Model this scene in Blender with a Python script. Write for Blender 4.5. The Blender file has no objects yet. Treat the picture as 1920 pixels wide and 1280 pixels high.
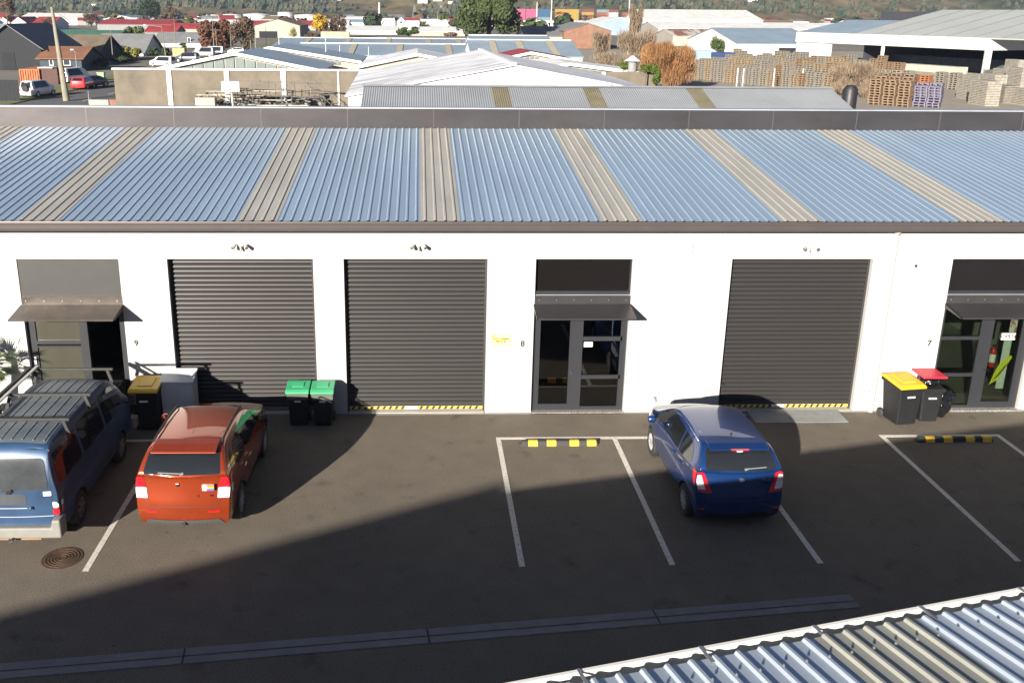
import bpy, bmesh, math, random
from math import sin, cos, pi, radians, sqrt, atan2
from mathutils import Vector, Matrix
from mathutils.bvhtree import BVHTree
from mathutils.geometry import delaunay_2d_cdt

S = bpy.context.scene
COL = S.collection
rnd = random.Random(7)

# ------------------------------------------------------------------ camera
F, PX, PY = 1750.0, 842.84, 552.92            # focal length and principal point, photo pixels (1920 x 1280)
CAM = Vector((0.0, -19.934, 8.9))
yaw, pitch, roll = 0.03307, 0.29349, 0.00827
_f = Vector((sin(yaw)*cos(pitch), cos(yaw)*cos(pitch), -sin(pitch)))
_r = Vector((cos(yaw), -sin(yaw), 0)); _u = _r.cross(_f)
CR = cos(roll)*_r + sin(roll)*_u; CU = -sin(roll)*_r + cos(roll)*_u
cam = bpy.data.cameras.new("camera"); co = bpy.data.objects.new("camera", cam); COL.objects.link(co)
m = Matrix((CR, CU, -_f)).transposed().to_4x4(); m.translation = CAM
co.matrix_world = m
cam.sensor_width = 36; cam.lens = F/1920*36
cam.shift_x = (960-PX)/1920; cam.shift_y = -(640-PY)/1920
cam.clip_start = .1; cam.clip_end = 20000
S.camera = co

def ray(px, py):
    return (px-PX)/F*CR - (py-PY)/F*CU + _f
def gy(px, py, Y):                             # world point seen at a photo pixel, at depth plane y = Y
    d = ray(px, py); return CAM + d*((Y-CAM.y)/d.y)
def gz(px, py, Z=0.0):
    d = ray(px, py); return CAM + d*((Z-CAM.z)/d.z)
def mpp(Y):                                    # metres per photo pixel at depth Y
    return (Y-CAM.y)/cos(pitch)/F*1.0

# ------------------------------------------------------------------ sky, sun, exposure
SUN_EL, SUN_AZ = radians(17.0), radians(28.5)
W = bpy.data.worlds.new("World"); S.world = W; W.use_nodes = True
nt = W.node_tree; bg = nt.nodes["Background"]
sky = nt.nodes.new("ShaderNodeTexSky"); sky.sky_type = 'NISHITA'; sky.sun_disc = False
sky.sun_elevation = SUN_EL; sky.sun_rotation = pi + SUN_AZ
sky.air_density = .25; sky.dust_density = .1; sky.ozone_density = 2.5
nt.links.new(sky.outputs[0], bg.inputs[0]); bg.inputs[1].default_value = 0.05
sl = bpy.data.lights.new("sun", 'SUN'); sl.energy = 5.0; sl.angle = radians(.53); sl.color = (1, .91, .79)
so = bpy.data.objects.new("sun", sl); COL.objects.link(so)
sd = Vector((sin(SUN_AZ)*cos(SUN_EL), cos(SUN_AZ)*cos(SUN_EL), -sin(SUN_EL)))
so.rotation_euler = sd.to_track_quat('-Z', 'Y').to_euler(); so.location = (-30, -60, 40)
S.view_settings.view_transform = 'Standard'; S.view_settings.look = 'None'
S.view_settings.exposure = 1.58; S.view_settings.gamma = 1
S.render.engine = 'CYCLES'
S.cycles.max_bounces = 8; S.cycles.transparent_max_bounces = 12
S.cycles.volume_bounces = 0; S.cycles.volume_step_rate = 5

# ------------------------------------------------------------------ materials
MATS = {}
def mat(name, col, rough=.7, metal=0., var=.12, scale=1.5, bump=0., bscale=30, col2=None, spec=.5, coat=0., stretch=None, thr=None, emit=None):
    if name in MATS: return MATS[name]
    M = bpy.data.materials.new(name); M.use_nodes = True; n = M.node_tree; L = n.links
    b = n.nodes["Principled BSDF"]
    b.inputs['Roughness'].default_value = rough; b.inputs['Metallic'].default_value = metal
    b.inputs['Specular IOR Level'].default_value = spec; b.inputs['Coat Weight'].default_value = coat
    b.inputs['Coat Roughness'].default_value = .04
    tc = n.nodes.new('ShaderNodeTexCoord'); src = tc.outputs['Object']
    if stretch:
        mp = n.nodes.new('ShaderNodeMapping'); mp.inputs['Scale'].default_value = stretch
        L.new(src, mp.inputs[0]); src = mp.outputs[0]
    nz = n.nodes.new('ShaderNodeTexNoise'); nz.inputs['Scale'].default_value = scale; nz.inputs['Detail'].default_value = 5
    nz.inputs['Roughness'].default_value = .62
    L.new(src, nz.inputs['Vector'])
    mx = n.nodes.new('ShaderNodeMix'); mx.data_type = 'RGBA'
    c = Vector(col)
    if col2 is None:
        a = c*(1-var); d = c*(1+var); 
    else: a = c; d = Vector(col2)
    mx.inputs[6].default_value = (*a, 1); mx.inputs[7].default_value = (*[min(x, 1) for x in d], 1)
    rp = n.nodes.new('ShaderNodeMapRange')
    lo, hi = thr or (.3, .7)
    rp.inputs['From Min'].default_value = lo; rp.inputs['From Max'].default_value = hi
    L.new(nz.outputs['Fac'], rp.inputs[0]); L.new(rp.outputs[0], mx.inputs[0])
    L.new(mx.outputs[2], b.inputs['Base Color'])
    if bump:
        n2 = n.nodes.new('ShaderNodeTexNoise'); n2.inputs['Scale'].default_value = bscale; n2.inputs['Detail'].default_value = 4
        L.new(src, n2.inputs['Vector'])
        bp = n.nodes.new('ShaderNodeBump'); bp.inputs['Strength'].default_value = bump; bp.inputs['Distance'].default_value = .02
        L.new(n2.outputs['Fac'], bp.inputs['Height']); L.new(bp.outputs[0], b.inputs['Normal'])
    if emit:
        b.inputs['Emission Color'].default_value = (*emit[0], 1); b.inputs['Emission Strength'].default_value = emit[1]
    MATS[name] = M
    return M

def glass_mat(name, tint=(.6, .68, .66), refl=.12, rough=.01):
    if name in MATS: return MATS[name]
    M = bpy.data.materials.new(name); M.use_nodes = True; n = M.node_tree; L = n.links
    for x in list(n.nodes):
        if x.type != 'OUTPUT_MATERIAL': n.nodes.remove(x)
    out = [x for x in n.nodes if x.type == 'OUTPUT_MATERIAL'][0]
    tr = n.nodes.new('ShaderNodeBsdfTransparent'); tr.inputs[0].default_value = (*tint, 1)
    gl = n.nodes.new('ShaderNodeBsdfGlossy'); gl.inputs['Roughness'].default_value = rough
    fr = n.nodes.new('ShaderNodeFresnel'); fr.inputs[0].default_value = 1.5
    ad = n.nodes.new('ShaderNodeMath'); ad.operation = 'ADD'; ad.inputs[1].default_value = refl; ad.use_clamp = True
    mx = n.nodes.new('ShaderNodeMixShader')
    L.new(fr.outputs[0], ad.inputs[0]); L.new(ad.outputs[0], mx.inputs[0])
    L.new(tr.outputs[0], mx.inputs[1]); L.new(gl.outputs[0], mx.inputs[2]); L.new(mx.outputs[0], out.inputs[0])
    MATS[name] = M
    return M

# ------------------------------------------------------------------ mesh builder
def wloc(o):
    v = Vector((0, 0, 0))
    while o is not None: v += o.location; o = o.parent
    return v
class MB:
    def __init__(s): s.v = []; s.f = []
    def quad(s, *p):
        i = len(s.v); s.v += [tuple(q) for q in p]; s.f.append(tuple(range(i, i+len(p)))); return s
    def box(s, x0, y0, z0, x1, y1, z1, rot=0, c=None):
        x0, x1 = sorted((x0, x1)); y0, y1 = sorted((y0, y1)); z0, z1 = sorted((z0, z1))
        P = [(x0,y0,z0),(x1,y0,z0),(x1,y1,z0),(x0,y1,z0),(x0,y0,z1),(x1,y0,z1),(x1,y1,z1),(x0,y1,z1)]
        if rot:
            cx, cy = c or ((x0+x1)/2, (y0+y1)/2); a, b = cos(rot), sin(rot)
            P = [(cx+(x-cx)*a-(y-cy)*b, cy+(x-cx)*b+(y-cy)*a, z) for x, y, z in P]
        i = len(s.v); s.v += P
        s.f += [tuple(i+k for k in q) for q in ((0,3,2,1),(4,5,6,7),(0,1,5,4),(1,2,6,5),(2,3,7,6),(3,0,4,7))]
        return s
    def bar(s, a, b, w, h=None, n=4, r2=None):            # bar or round tube from a to b
        a = Vector(a); b = Vector(b); d = (b-a)
        if d.length < 1e-6: return s
        d.normalize(); up = Vector((0,0,1)) if abs(d.z) < .95 else Vector((0,1,0))
        x = d.cross(up).normalized(); y = x.cross(d).normalized()
        if n == 4:
            h = h or w; R = [(-w/2,-h/2),(w/2,-h/2),(w/2,h/2),(-w/2,h/2)]; R2 = R
        else:
            R = [(w*cos(2*pi*k/n), w*sin(2*pi*k/n)) for k in range(n)]
            q = w if r2 is None else r2; R2 = [(q*cos(2*pi*k/n), q*sin(2*pi*k/n)) for k in range(n)]
        i = len(s.v)
        s.v += [tuple(a+x*p+y*q) for p, q in R] + [tuple(b+x*p+y*q) for p, q in R2]
        for k in range(n): s.f.append((i+k, i+(k+1)%n, i+n+(k+1)%n, i+n+k))
        s.f += [tuple(i+k for k in reversed(range(n))), tuple(i+n+k for k in range(n))]
        return s
    def lathe(s, prof, c=(0,0,0), axis='z', n=20, cap=True):        # prof: [(r, h)]
        i = len(s.v); c = Vector(c)
        for r, h in prof:
            for k in range(n):
                a = 2*pi*k/n; p = (r*cos(a), r*sin(a), h)
                if axis == 'x': p = (h, r*cos(a), r*sin(a))
                if axis == 'y': p = (r*cos(a), h, r*sin(a))
                s.v.append(tuple(c+Vector(p)))
        for j in range(len(prof)-1):
            for k in range(n): s.f.append((i+j*n+k, i+j*n+(k+1)%n, i+(j+1)*n+(k+1)%n, i+(j+1)*n+k))
        if cap and prof[0][0] > 1e-4: s.f.append(tuple(i+k for k in range(n)))
        if cap and prof[-1][0] > 1e-4: s.f.append(tuple(i+(len(prof)-1)*n+k for k in range(n)))
        return s
    def prism(s, poly, a, b):                              # poly list of 3-vectors offset by a and by b
        n = len(poly); i = len(s.v); a = Vector(a); b = Vector(b)
        s.v += [tuple(Vector(p)+a) for p in poly] + [tuple(Vector(p)+b) for p in poly]
        s.f += [tuple(i+k for k in reversed(range(n))), tuple(i+n+k for k in range(n))]
        for k in range(n): s.f.append((i+k, i+(k+1)%n, i+n+(k+1)%n, i+n+k))
        return s
    def build(s, name, material, parent=None, smooth=False, bevel=0, bseg=2, merge=False, local=False):
        me = bpy.data.meshes.new(name)
        o0 = Vector((0,0,0)) if local else wloc(parent)
        me.from_pydata([(x-o0.x, y-o0.y, z-o0.z) for x, y, z in s.v], [], s.f); me.validate(); me.update()
        bm = bmesh.new(); bm.from_mesh(me)
        if merge: bmesh.ops.remove_doubles(bm, verts=bm.verts, dist=1e-4)
        bmesh.ops.recalc_face_normals(bm, faces=bm.faces); bm.to_mesh(me); bm.free()
        if material: me.materials.append(material)
        o = bpy.data.objects.new(name, me); COL.objects.link(o); o.parent = parent
        if smooth:
            me.polygons.foreach_set('use_smooth', [True]*len(me.polygons))
            if smooth is not True:
                me.set_sharp_from_angle(angle=radians(smooth))
        if bevel:
            bv = o.modifiers.new('bevel', 'BEVEL'); bv.width = bevel; bv.segments = bseg; bv.limit_method = 'ANGLE'; bv.angle_limit = radians(40)
        return o

def tag(o, label=None, cat=None, group=None, kind=None):
    if label: o['label'] = label
    if cat: o['category'] = cat
    if group: o['group'] = group
    if kind: o['kind'] = kind
    return o
def thing(name, loc, label, cat, group=None, rz=0):
    o = bpy.data.objects.new(name, None); COL.objects.link(o); o.location = loc; o.rotation_euler = (0, 0, rz)
    o.empty_display_size = .3
    return tag(o, label, cat, group)
def copy_tree(o, parent=None):
    c = o.copy(); COL.objects.link(c); c.parent = parent
    for ch in list(o.children): copy_tree(ch, c)
    return c
def text_mb(txt, size, mtl, name, parent, loc, rot=(pi/2, 0, 0), ext=.004, align='CENTER', bold=.004):
    cu = bpy.data.curves.new(name, 'FONT'); cu.body = txt; cu.size = size; cu.extrude = ext; cu.align_x = align; cu.align_y = 'CENTER'; cu.offset = bold
    to = bpy.data.objects.new('tmp', cu); COL.objects.link(to)
    me = bpy.data.meshes.new_from_object(to.evaluated_get(bpy.context.evaluated_depsgraph_get()))
    bpy.data.objects.remove(to); bpy.data.curves.remove(cu)
    me.name = name; me.materials.clear(); me.materials.append(mtl)
    o = bpy.data.objects.new(name, me); COL.objects.link(o); o.parent = parent
    o.location = Vector(loc)-wloc(parent); o.rotation_euler = rot
    return o
# ================================================================== ground
asphalt = mat('asphalt', (.105,.098,.086), .9, var=.13, scale=.9, bump=.35, bscale=90)
def asphalt_mat():
    M = bpy.data.materials.new('yard_asphalt'); M.use_nodes = True; n = M.node_tree; L = n.links
    b = n.nodes["Principled BSDF"]; b.inputs['Roughness'].default_value = .88; b.inputs['Specular IOR Level'].default_value = .08
    tc = n.nodes.new('ShaderNodeTexCoord')
    def noise(sc, det=4, stretch=None):
        nz = n.nodes.new('ShaderNodeTexNoise'); nz.inputs['Scale'].default_value = sc; nz.inputs['Detail'].default_value = det
        if stretch:
            mp = n.nodes.new('ShaderNodeMapping'); mp.inputs['Scale'].default_value = stretch
            L.new(tc.outputs['Object'], mp.inputs[0]); L.new(mp.outputs[0], nz.inputs[0])
        else: L.new(tc.outputs['Object'], nz.inputs[0])
        return nz.outputs['Fac']
    def ramp(src, lo, hi, a, b_):
        r = n.nodes.new('ShaderNodeMapRange'); r.inputs[1].default_value = lo; r.inputs[2].default_value = hi; r.inputs[3].default_value = a; r.inputs[4].default_value = b_
        L.new(src, r.inputs[0]); return r.outputs[0]
    def mul(a, b_):
        q = n.nodes.new('ShaderNodeMath'); q.operation = 'MULTIPLY'; L.new(a, q.inputs[0]); L.new(b_, q.inputs[1]); return q.outputs[0]
    big = ramp(noise(.35, 3), .3, .7, .94, 1.06)
    mid = ramp(noise(2.2, 6), .3, .7, .93, 1.07)
    fine = ramp(noise(38, 4), .3, .7, .74, 1.26)
    stain = ramp(noise(1.7, 3), .62, .74, 1.0, .74)
    leaf = ramp(noise(9.0, 1), .78, .80, 1.0, .45)
    v = mul(mul(mul(big, mid), mul(fine, stain)), leaf)
    sc = n.nodes.new('ShaderNodeVectorMath'); sc.operation = 'SCALE'; sc.inputs[0].default_value = (.140,.122,.099)
    L.new(v, sc.inputs['Scale']); L.new(sc.outputs[0], b.inputs['Base Color'])
    bp = n.nodes.new('ShaderNodeBump'); bp.inputs['Strength'].default_value = .5; bp.inputs['Distance'].default_value = .01
    L.new(noise(120, 2), bp.inputs['Height']); L.new(bp.outputs[0], b.inputs['Normal'])
    return M
g = MB().quad((-4000,-400,-.03),(4000,-400,-.03),(4000,9000,-.03),(-4000,9000,-.03)).build('ground', mat('city_ground', (.10,.10,.075), .95, scale=.03, col2=(.17,.155,.13)))
tag(g, kind='structure')
yard = MB().quad((-40,-60,0),(50,-60,0),(50,7.5,0),(-40,7.5,0)).build('yard_asphalt', asphalt_mat()); tag(yard, kind='structure')
white_paint = mat('line_paint', (.55,.52,.46), .7, col2=(.24,.225,.20), scale=16, thr=(.52,.72))
YT, YB = -1.29, -6.27
lw = .1
def line(name, x0, y0, x1, y1):
    o = MB().box(x0, y0, .0, x1, y1, .005).build(name, white_paint); tag(o, kind='structure')
line('parking_line', -5.60, YB, -5.50, YT-.1)
line('parking_line', 1.66, YB, 1.76, YT-.1)
line('parking_line', 4.21, YB, 4.31, YT-.1)
line('parking_line', 6.75, YB, 6.85, YT-.1)
line('parking_line', 10.18, YB, 10.28, YT-.1)
line('parking_line', 12.80, YB, 12.90, YT-.1)
line('parking_line', 1.66, YT-.1, 6.85, YT)
line('parking_line', 10.18, YT-.1, 12.90, YT)
line('parking_line', -8.3, YT-.1, -5.05, YT)
# concrete drainage channel across the yard
conc = mat('channel_concrete', (.17,.17,.17), .85, var=.14, scale=3, bump=.3)
ch = MB()
A, B = Vector((-14, -9.60, 0)), Vector((6.93, -7.33, 0)); d = (B-A).normalized(); nn = Vector((-d.y, d.x, 0)); Lc = (B-A).length
k = 0; s = 0.
while s < Lc-.05:
    e = min(s+3.55, Lc)
    for a_, b_, za, zb in ((-.17,-.0,.008,.004),(.0,.17,.004,.008)):
        p = [A+d*(s+.012)+nn*a_, A+d*(e-.012)+nn*a_, A+d*(e-.012)+nn*b_, A+d*(s+.012)+nn*b_]
        ch.quad((p[0].x,p[0].y,za),(p[1].x,p[1].y,za),(p[2].x,p[2].y,zb),(p[3].x,p[3].y,zb))
    s = e
tag(ch.build('drainage_channel', conc), kind='structure')
cj = MB()
for a_ in (-.004,):
    cj.quad(*[(A+d*q+nn*w+Vector((0,0,.0095))) for q, w in ((0,-.012),(Lc,-.012),(Lc,.006),(0,.006))])
q = 3.55
while q < Lc:
    cj.quad(*[(A+d*(q+e)+nn*w+Vector((0,0,.0098))) for e, w in ((-.014,-.17),(.014,-.17),(.014,.17),(-.014,.17))]); q += 3.55
tag(cj.build('channel_joint', mat('joint_dark', (.045,.045,.045), .9)), kind='structure')
# oily dark stains are in the asphalt; strip of threshold concrete along the units
tag(MB().box(-22,-.05,0,30,.0,.012).build('wall_kerb_strip', conc), kind='structure')

# ================================================================== trading unit building
bld = thing('trading_unit_building', (0,0,0), 'long white workshop building with dark roller doors and a ribbed blue grey roof', 'building')
wallw = mat('wall_white', (.37,.366,.352), .8, var=.04, scale=.8, bump=.08, bscale=25)
framem = mat('frame_charcoal', (.034,.036,.042), .38, metal=.3, var=.06, scale=3)
darkin = mat('interior_dark', (.03,.03,.032), .9)
OPEN = [(-8.78,-6.58,3.70,'e'),(-5.53,-2.35,3.70,'d'),(-1.68,1.50,3.70,'d'),(2.57,4.73,3.70,'e'),(6.96,10.15,3.70,'d'),(11.97,14.12,3.70,'e')]
ZW = 4.40; TH = .26; XL, XR = -22., 30.
wm = MB(); x = XL
for a_, b_, z_, t_ in OPEN:
    wm.box(x, 0, 0, a_, TH, ZW); wm.box(a_, 0, z_, b_, TH, ZW); x = b_
wm.box(x, 0, 0, XR, TH, ZW)
wm.build('front_wall', wallw, bld, merge=False)
# rear, sides, floor slab and partitions
YR = 8.16
b2 = MB(); b2.box(XL, YR+.02, 0, XR, YR+.25, 5.45); b2.box(XL, TH, 0, XL+.2, YR+.02, 4.35); b2.box(XR-.2, TH, 0, XR, YR+.02, 4.35)
b2.build('rear_wall', mat('rear_wall_grey', (.35,.34,.32), .8), bld)
fl = MB(); fl.box(XL+.2, TH, 0, XR-.2, YR, .03); fl.build('floor_slab', mat('floor_slab', (.19,.18,.155), .6, var=.2, scale=1.2), bld)
pt = MB()
for x in (-9.6,-5.95,-1.95,2.1,5.6,10.9,16):
    pt.box(x, TH+.01, .03, x+.12, YR, 4.2)
pt.build('partition_wall', mat('partition', (.22,.22,.20), .8), bld)
# roof
ZE, ZR, YE = 4.585, 5.59, -.17
def ribbed(mb, x0, x1, p_e, p_r, pitch=.205, h=.019, phase=0.):
    # trapezoidal ribs running from eave point (y,z) to ridge point (y,z)
    n = max(1, round((x1-x0)/pitch)); pitch = (x1-x0)/n
    xs = []
    for k in range(n):
        c = x0+(k+.5)*pitch
        xs += [(x0+k*pitch if k == 0 else None, 0), (c-.036, 0), (c-.016, h), (c+.016, h), (c+.036, 0)]
    xs.append((x1, 0)); xs = [q for q in xs if q[0] is not None]
    i = len(mb.v)
    for X, H in xs: mb.v += [(X, p_e[0], p_e[1]+H), (X, p_r[0], p_r[1]+H)]
    for k in range(len(xs)-1): mb.f.append((i+2*k, i+2*k+2, i+2*k+3, i+2*k+1))
STR = [(-16.35,-15.55),(-12.45,-11.65),(-8.58,-7.74),(-3.90,-3.08),(.03,.86),(3.97,4.83),(7.94,8.80),(11.96,12.92)]
def roof_metal(name, col, rough=.33, metal=.75):
    return mat(name, col, rough, metal, var=.08, scale=.7, stretch=(1.2,.25,1))
roofm = mat('roof_steel', (.32,.42,.53), .40, .45, var=.10, scale=.6, stretch=(2.2,.22,1), bump=.04, bscale=6)
roof = MB(); x = XL-.2
for a_, b_ in STR:
    ribbed(roof, x, a_, (YE, ZE), (YR, ZR)); x = b_
ribbed(roof, x, XR+.2, (YE, ZE), (YR, ZR))
ro = roof.build('roof', roofm, bld)
# dark rib end caps
skym = mat('skylight_sheet', (.29,.285,.26), .5, 0, var=.12, scale=1.2, stretch=(3,.4,1))
for a_, b_ in STR:
    q = MB(); ribbed(q, a_-.02, b_+.02, (YE-.01, ZE+.006), (YR, ZR+.006), pitch=.21, h=.020)
    q.build('skylight_panel', skym, ro)
# flashing lines at the skylight edges
uf = MB(); uf.box(XL, YE+.12, ZE-.09, XR, YE+.17, ZE-.004); uf.build('eave_closure', mat('rib_gap', (.02,.02,.02), .9), ro)
gut = MB()
gut.prism([(0,-.10,4.385),(0,-.30,4.385),(0,-.31,4.44),(0,-.325,4.445),(0,-.325,4.53),(0,-.335,4.54),(0,-.335,4.575),(0,-.315,4.575),(0,-.31,4.42),(0,-.12,4.42),(0,-.10,4.56)], (XL,0,0), (XR,0,0))
trim = mat('gutter_ironsand', (.085,.074,.072), .35, .35, var=.06, scale=2)
gut.build('gutter', trim, bld)
fa = MB(); fa.box(XL, -.10, 4.37, XR, 0, 4.55); fa.build('fascia', trim, bld)
# parapet with cap at the high side
par = MB(); x = XL-.2; k = 0
parm = mat('parapet_steel', (.060,.055,.056), .36, .7, col2=(.085,.078,.078), scale=.55, stretch=(1,1,2.5))
par.box(XL-.2, YR-.03, 5.5, XR+.2, YR+.02, 6.17)
po = par.build('parapet', parm, bld)
cap = MB(); cap.box(XL-.2, YR-.06, 6.17, XR+.2, YR+.30, 6.20); cap.build('parapet_cap', mat('parapet_cap', (.52,.53,.55), .35, .6), bld)
seam = MB()
x = -20.
while x < XR:
    seam.box(x, YR-.036, 5.6, x+.025, YR-.031, 6.17); x += 2.55
seam.build('parapet_seam', mat('seam', (.10,.09,.09), .4, .5), po)
# ---- roller doors
slatm = mat('roller_slat', (.036,.034,.034), .42, .35, var=.05, scale=1.5, stretch=(.3,.3,9))
tapey = mat('tape_yellow', (.75,.52,.06), .5); tapek = mat('tape_black', (.02,.02,.02), .5); whitep = mat('white_plastic', (.75,.75,.73), .45)
def roller(x0, x1, tape=True):
    Y0 = .17
    mb = MB(); z0, z1 = (.13, 3.72); pitch = .1065; prof = []
    n = int((z1-z0)/pitch)+1
    for k in range(n):
        z = z0+k*pitch
        prof += [(Y0+.0, z+.004), (Y0-.014, z+.018), (Y0-.018, z+.045), (Y0-.012, z+.072), (Y0+.004, z+.086), (Y0+.010, z+.096)]
    i = len(mb.v)
    for y, z in prof: mb.v += [(x0-.03, y, z), (x1+.03, y, z)]
    for k in range(len(prof)-1): mb.f.append((i+2*k, i+2*k+1, i+2*k+3, i+2*k+2))
    r = mb.build('roller_door', slatm, bld)
    MB().box(x0-.02, Y0-.03, .045, x1+.02, Y0+.02, .135).build('bottom_rail', mat('rail_grey', (.16,.15,.14), .5), r)
    for gx in (x0, x1-.05): MB().box(gx, TH-.14, 0, gx+.05, TH-.06, 3.7).build('door_guide', mat('guide_dark', (.03,.028,.028), .5), r)
    if tape:
        ty = MB().box(x0+.05, Y0-.034, .066, x1-.05, Y0-.031, .128).build('hazard_tape', tapey, r)
        st = MB(); x = x0+.08
        while x < x1-.17:
            if not (x0+1.32 < x < x0+1.62):
                st.quad((x, Y0-.037, .066), (x+.065, Y0-.037, .066), (x+.105, Y0-.037, .128), (x+.04, Y0-.037, .128))
            x += .143
        st.build('tape_stripe', tapek, ty)
        MB().box(x0+1.33, Y0-.042, .064, x0+1.62, Y0-.038, .13).build('tape_label', whitep, r)
        MB().box(x0+1.36, Y0-.0425, .085, x0+1.59, Y0-.042, .10).build('tape_label_text', mat('sign_red_faint', (.5,.2,.17), .6), r)
    MB().box(x0+.02, .0, .0, x1-.02, TH, .03).build('door_sill', mat('sill_concrete', (.36,.34,.30), .85, bump=.2), r)
    lk = MB(); lk.box(x0+.05, Y0-.06, .60, x0+.13, Y0-.01, .66); lk.build('door_lock', framem, r)
    return r
roller(-5.53,-2.35, False); roller(-1.68,1.50); roller(6.96,10.15)
# ---- entries
glassd = glass_mat('entry_glass', (.16,.18,.18), .05)
glassc = glass_mat('entry_glass_clear', (.62,.68,.62), .05)
glassm = mat('entry_glass_reflect_tone', (.048,.048,.036), .03, spec=1.0, var=.12, scale=1.2)  # reflection of the sunlit yard is put into the base colour
dpan = mat('overpanel_dark', (.008,.007,.007), .12, 0, var=.15, scale=2, stretch=(1,1,18))
def frame_bars(bars, name, parent, y0=.10, y1=.19, m_=None):
    mb = MB()
    for (x0, z0, x1, z1) in bars: mb.box(x0, y0, z0, x1, y1, z1)
    return mb.build(name, m_ or framem, parent)
def entry(x0, x1, kind, pane):
    w = x1-x0
    e = frame_bars([(x0,0,x0+.10,2.93),(x1-.10,0,x1,2.93),(x0+.10,2.46,x1-.10,2.56),(x0+.10,0,x1-.10,.045)], 'entry_frame', bld)
    if kind == 'grey':
        MB().box(x0, .02, 2.62, x1, .08, 3.70).build('over_panel', mat('over_panel_grey', (.042,.042,.041), .45, .1, var=.08, scale=2.5), e)
    else:
        MB().box(x0+.03, .13, 2.94, x1-.03, .15, 3.67).build('over_panel', dpan if kind == 'dark' else mat('overpanel_gloss', (.010,.009,.010), .22, 0, var=.1), e)
        frame_bars([(x0,2.93,x0+.03,3.70),(x1-.03,2.93,x1,3.70),(x0+.03,3.67,x1-.03,3.70),(x0,2.86,x1,2.94)], 'panel_frame', e, .06, .2)
        MB().box(x0, .045, 2.845, x1, .06, 2.862).build('bright_trim', mat('trim_light', (.42,.42,.42), .35, .5), e)
    # canopy: upstand with bolts and a sloping folded sheet
    cm = mat('canopy_steel', (.062,.060,.064), .34, .5, var=.12, scale=3) if kind != 'grey' else mat('canopy_steel_dusty', (.085,.074,.066), .34, .5, var=.25, scale=3.2)
    c = MB(); c.box(x0+.0, -.012, 2.64, x1, .03, 2.84)
    c.prism([(0,-.012,2.66),(0,-.72,2.545),(0,-.72,2.51),(0,-.705,2.51),(0,-.705,2.53),(0,-.012,2.645)], (x0-.02,0,0), (x1+.02,0,0))
    for xx in (x0-.02, x1+.0): c.prism([(0,-.012,2.66),(0,-.72,2.545),(0,-.72,2.51),(0,-.012,2.56)], (xx,0,0), (xx+.02,0,0))
    cn = c.build('canopy', cm, e)
    bo = MB()
    for k in range(6): bo.lathe([(.014,0),(.014,-.012),(.0,-.014)], (x0+.10+k*(w-.2)/5, -.012, 2.75), 'y', 8)
    bo.build('canopy_bolt', mat('bolt', (.35,.35,.36), .3, .8), cn)
    bp = MB()
    return e
e8 = entry(2.57, 4.73, 'dark', None)
frame_bars([(3.42,.045,3.60,2.46),(3.60,.045,3.72,2.46),(2.67,.045,2.74,2.46),(2.74,2.38,3.42,2.46),(2.74,.045,3.42,.19)], 'door_leaf', e8, .085, .17)
frame_bars([(3.72,1.74,4.63,1.84),(3.72,.81,4.63,.90),(3.72,.045,4.63,.12),(4.59,.12,4.63,2.46)], 'window_rail', e8)
for (a_, z0, b_, z1) in ((2.74,.19,3.42,2.38),): MB().box(a_,.125,z0,b_,.135,z1).build('door_glass', glassd, e8)
for z0, z1 in ((.12,.81),(.90,1.74),(1.84,2.46)): MB().box(3.72,.135,z0,4.59,.145,z1).build('window_pane', glassd, e8)
hd = MB(); hd.bar((3.50,.04,1.02),(3.40,.04,1.02),.018); hd.bar((3.50,.085,1.02),(3.50,.04,1.02),.02); hd.lathe([(.022,0),(.022,-.012),(0,-.014)],(3.50,.085,.95),'y',10)
hd.build('door_handle', mat('chrome', (.6,.6,.6), .2, 1), e8)
MB().box(3.76,.128,1.585,3.96,.133,1.70).build('window_sticker', whitep, e8)
MB().box(3.79,.1265,1.63,3.93,.1275,1.65).build('sticker_text', mat('blue_grey', (.25,.32,.42), .6), e8)
# unit 9 entry: two panes coloured with the yard's reflection and an open dark doorway
e9 = entry(-8.78,-6.58,'grey',None)
frame_bars([(-8.68,.045,-8.60,2.46),(-7.63,.045,-7.45,2.46),(-8.60,1.70,-7.63,1.78),(-8.60,1.62,-7.63,1.66),(-8.60,.045,-7.63,.13),(-6.72,.045,-6.68,2.46)], 'window_rail', e9)
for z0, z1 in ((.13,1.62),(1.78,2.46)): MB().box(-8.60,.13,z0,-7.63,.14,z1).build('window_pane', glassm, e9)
MB().box(-8.69,.07,1.23,-8.65,.10,1.40).build('door_switch', whitep, e9)
dl = frame_bars([(0,.03,.10,2.42),(.62,.03,.72,2.42),(.10,.03,.62,.20),(.10,2.3,.62,2.42)], 'open_door_leaf', e9, -.025, .025)
dl.location = (-6.73,.2,.0); dl.rotation_euler = (0,0,radians(97))
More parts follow.
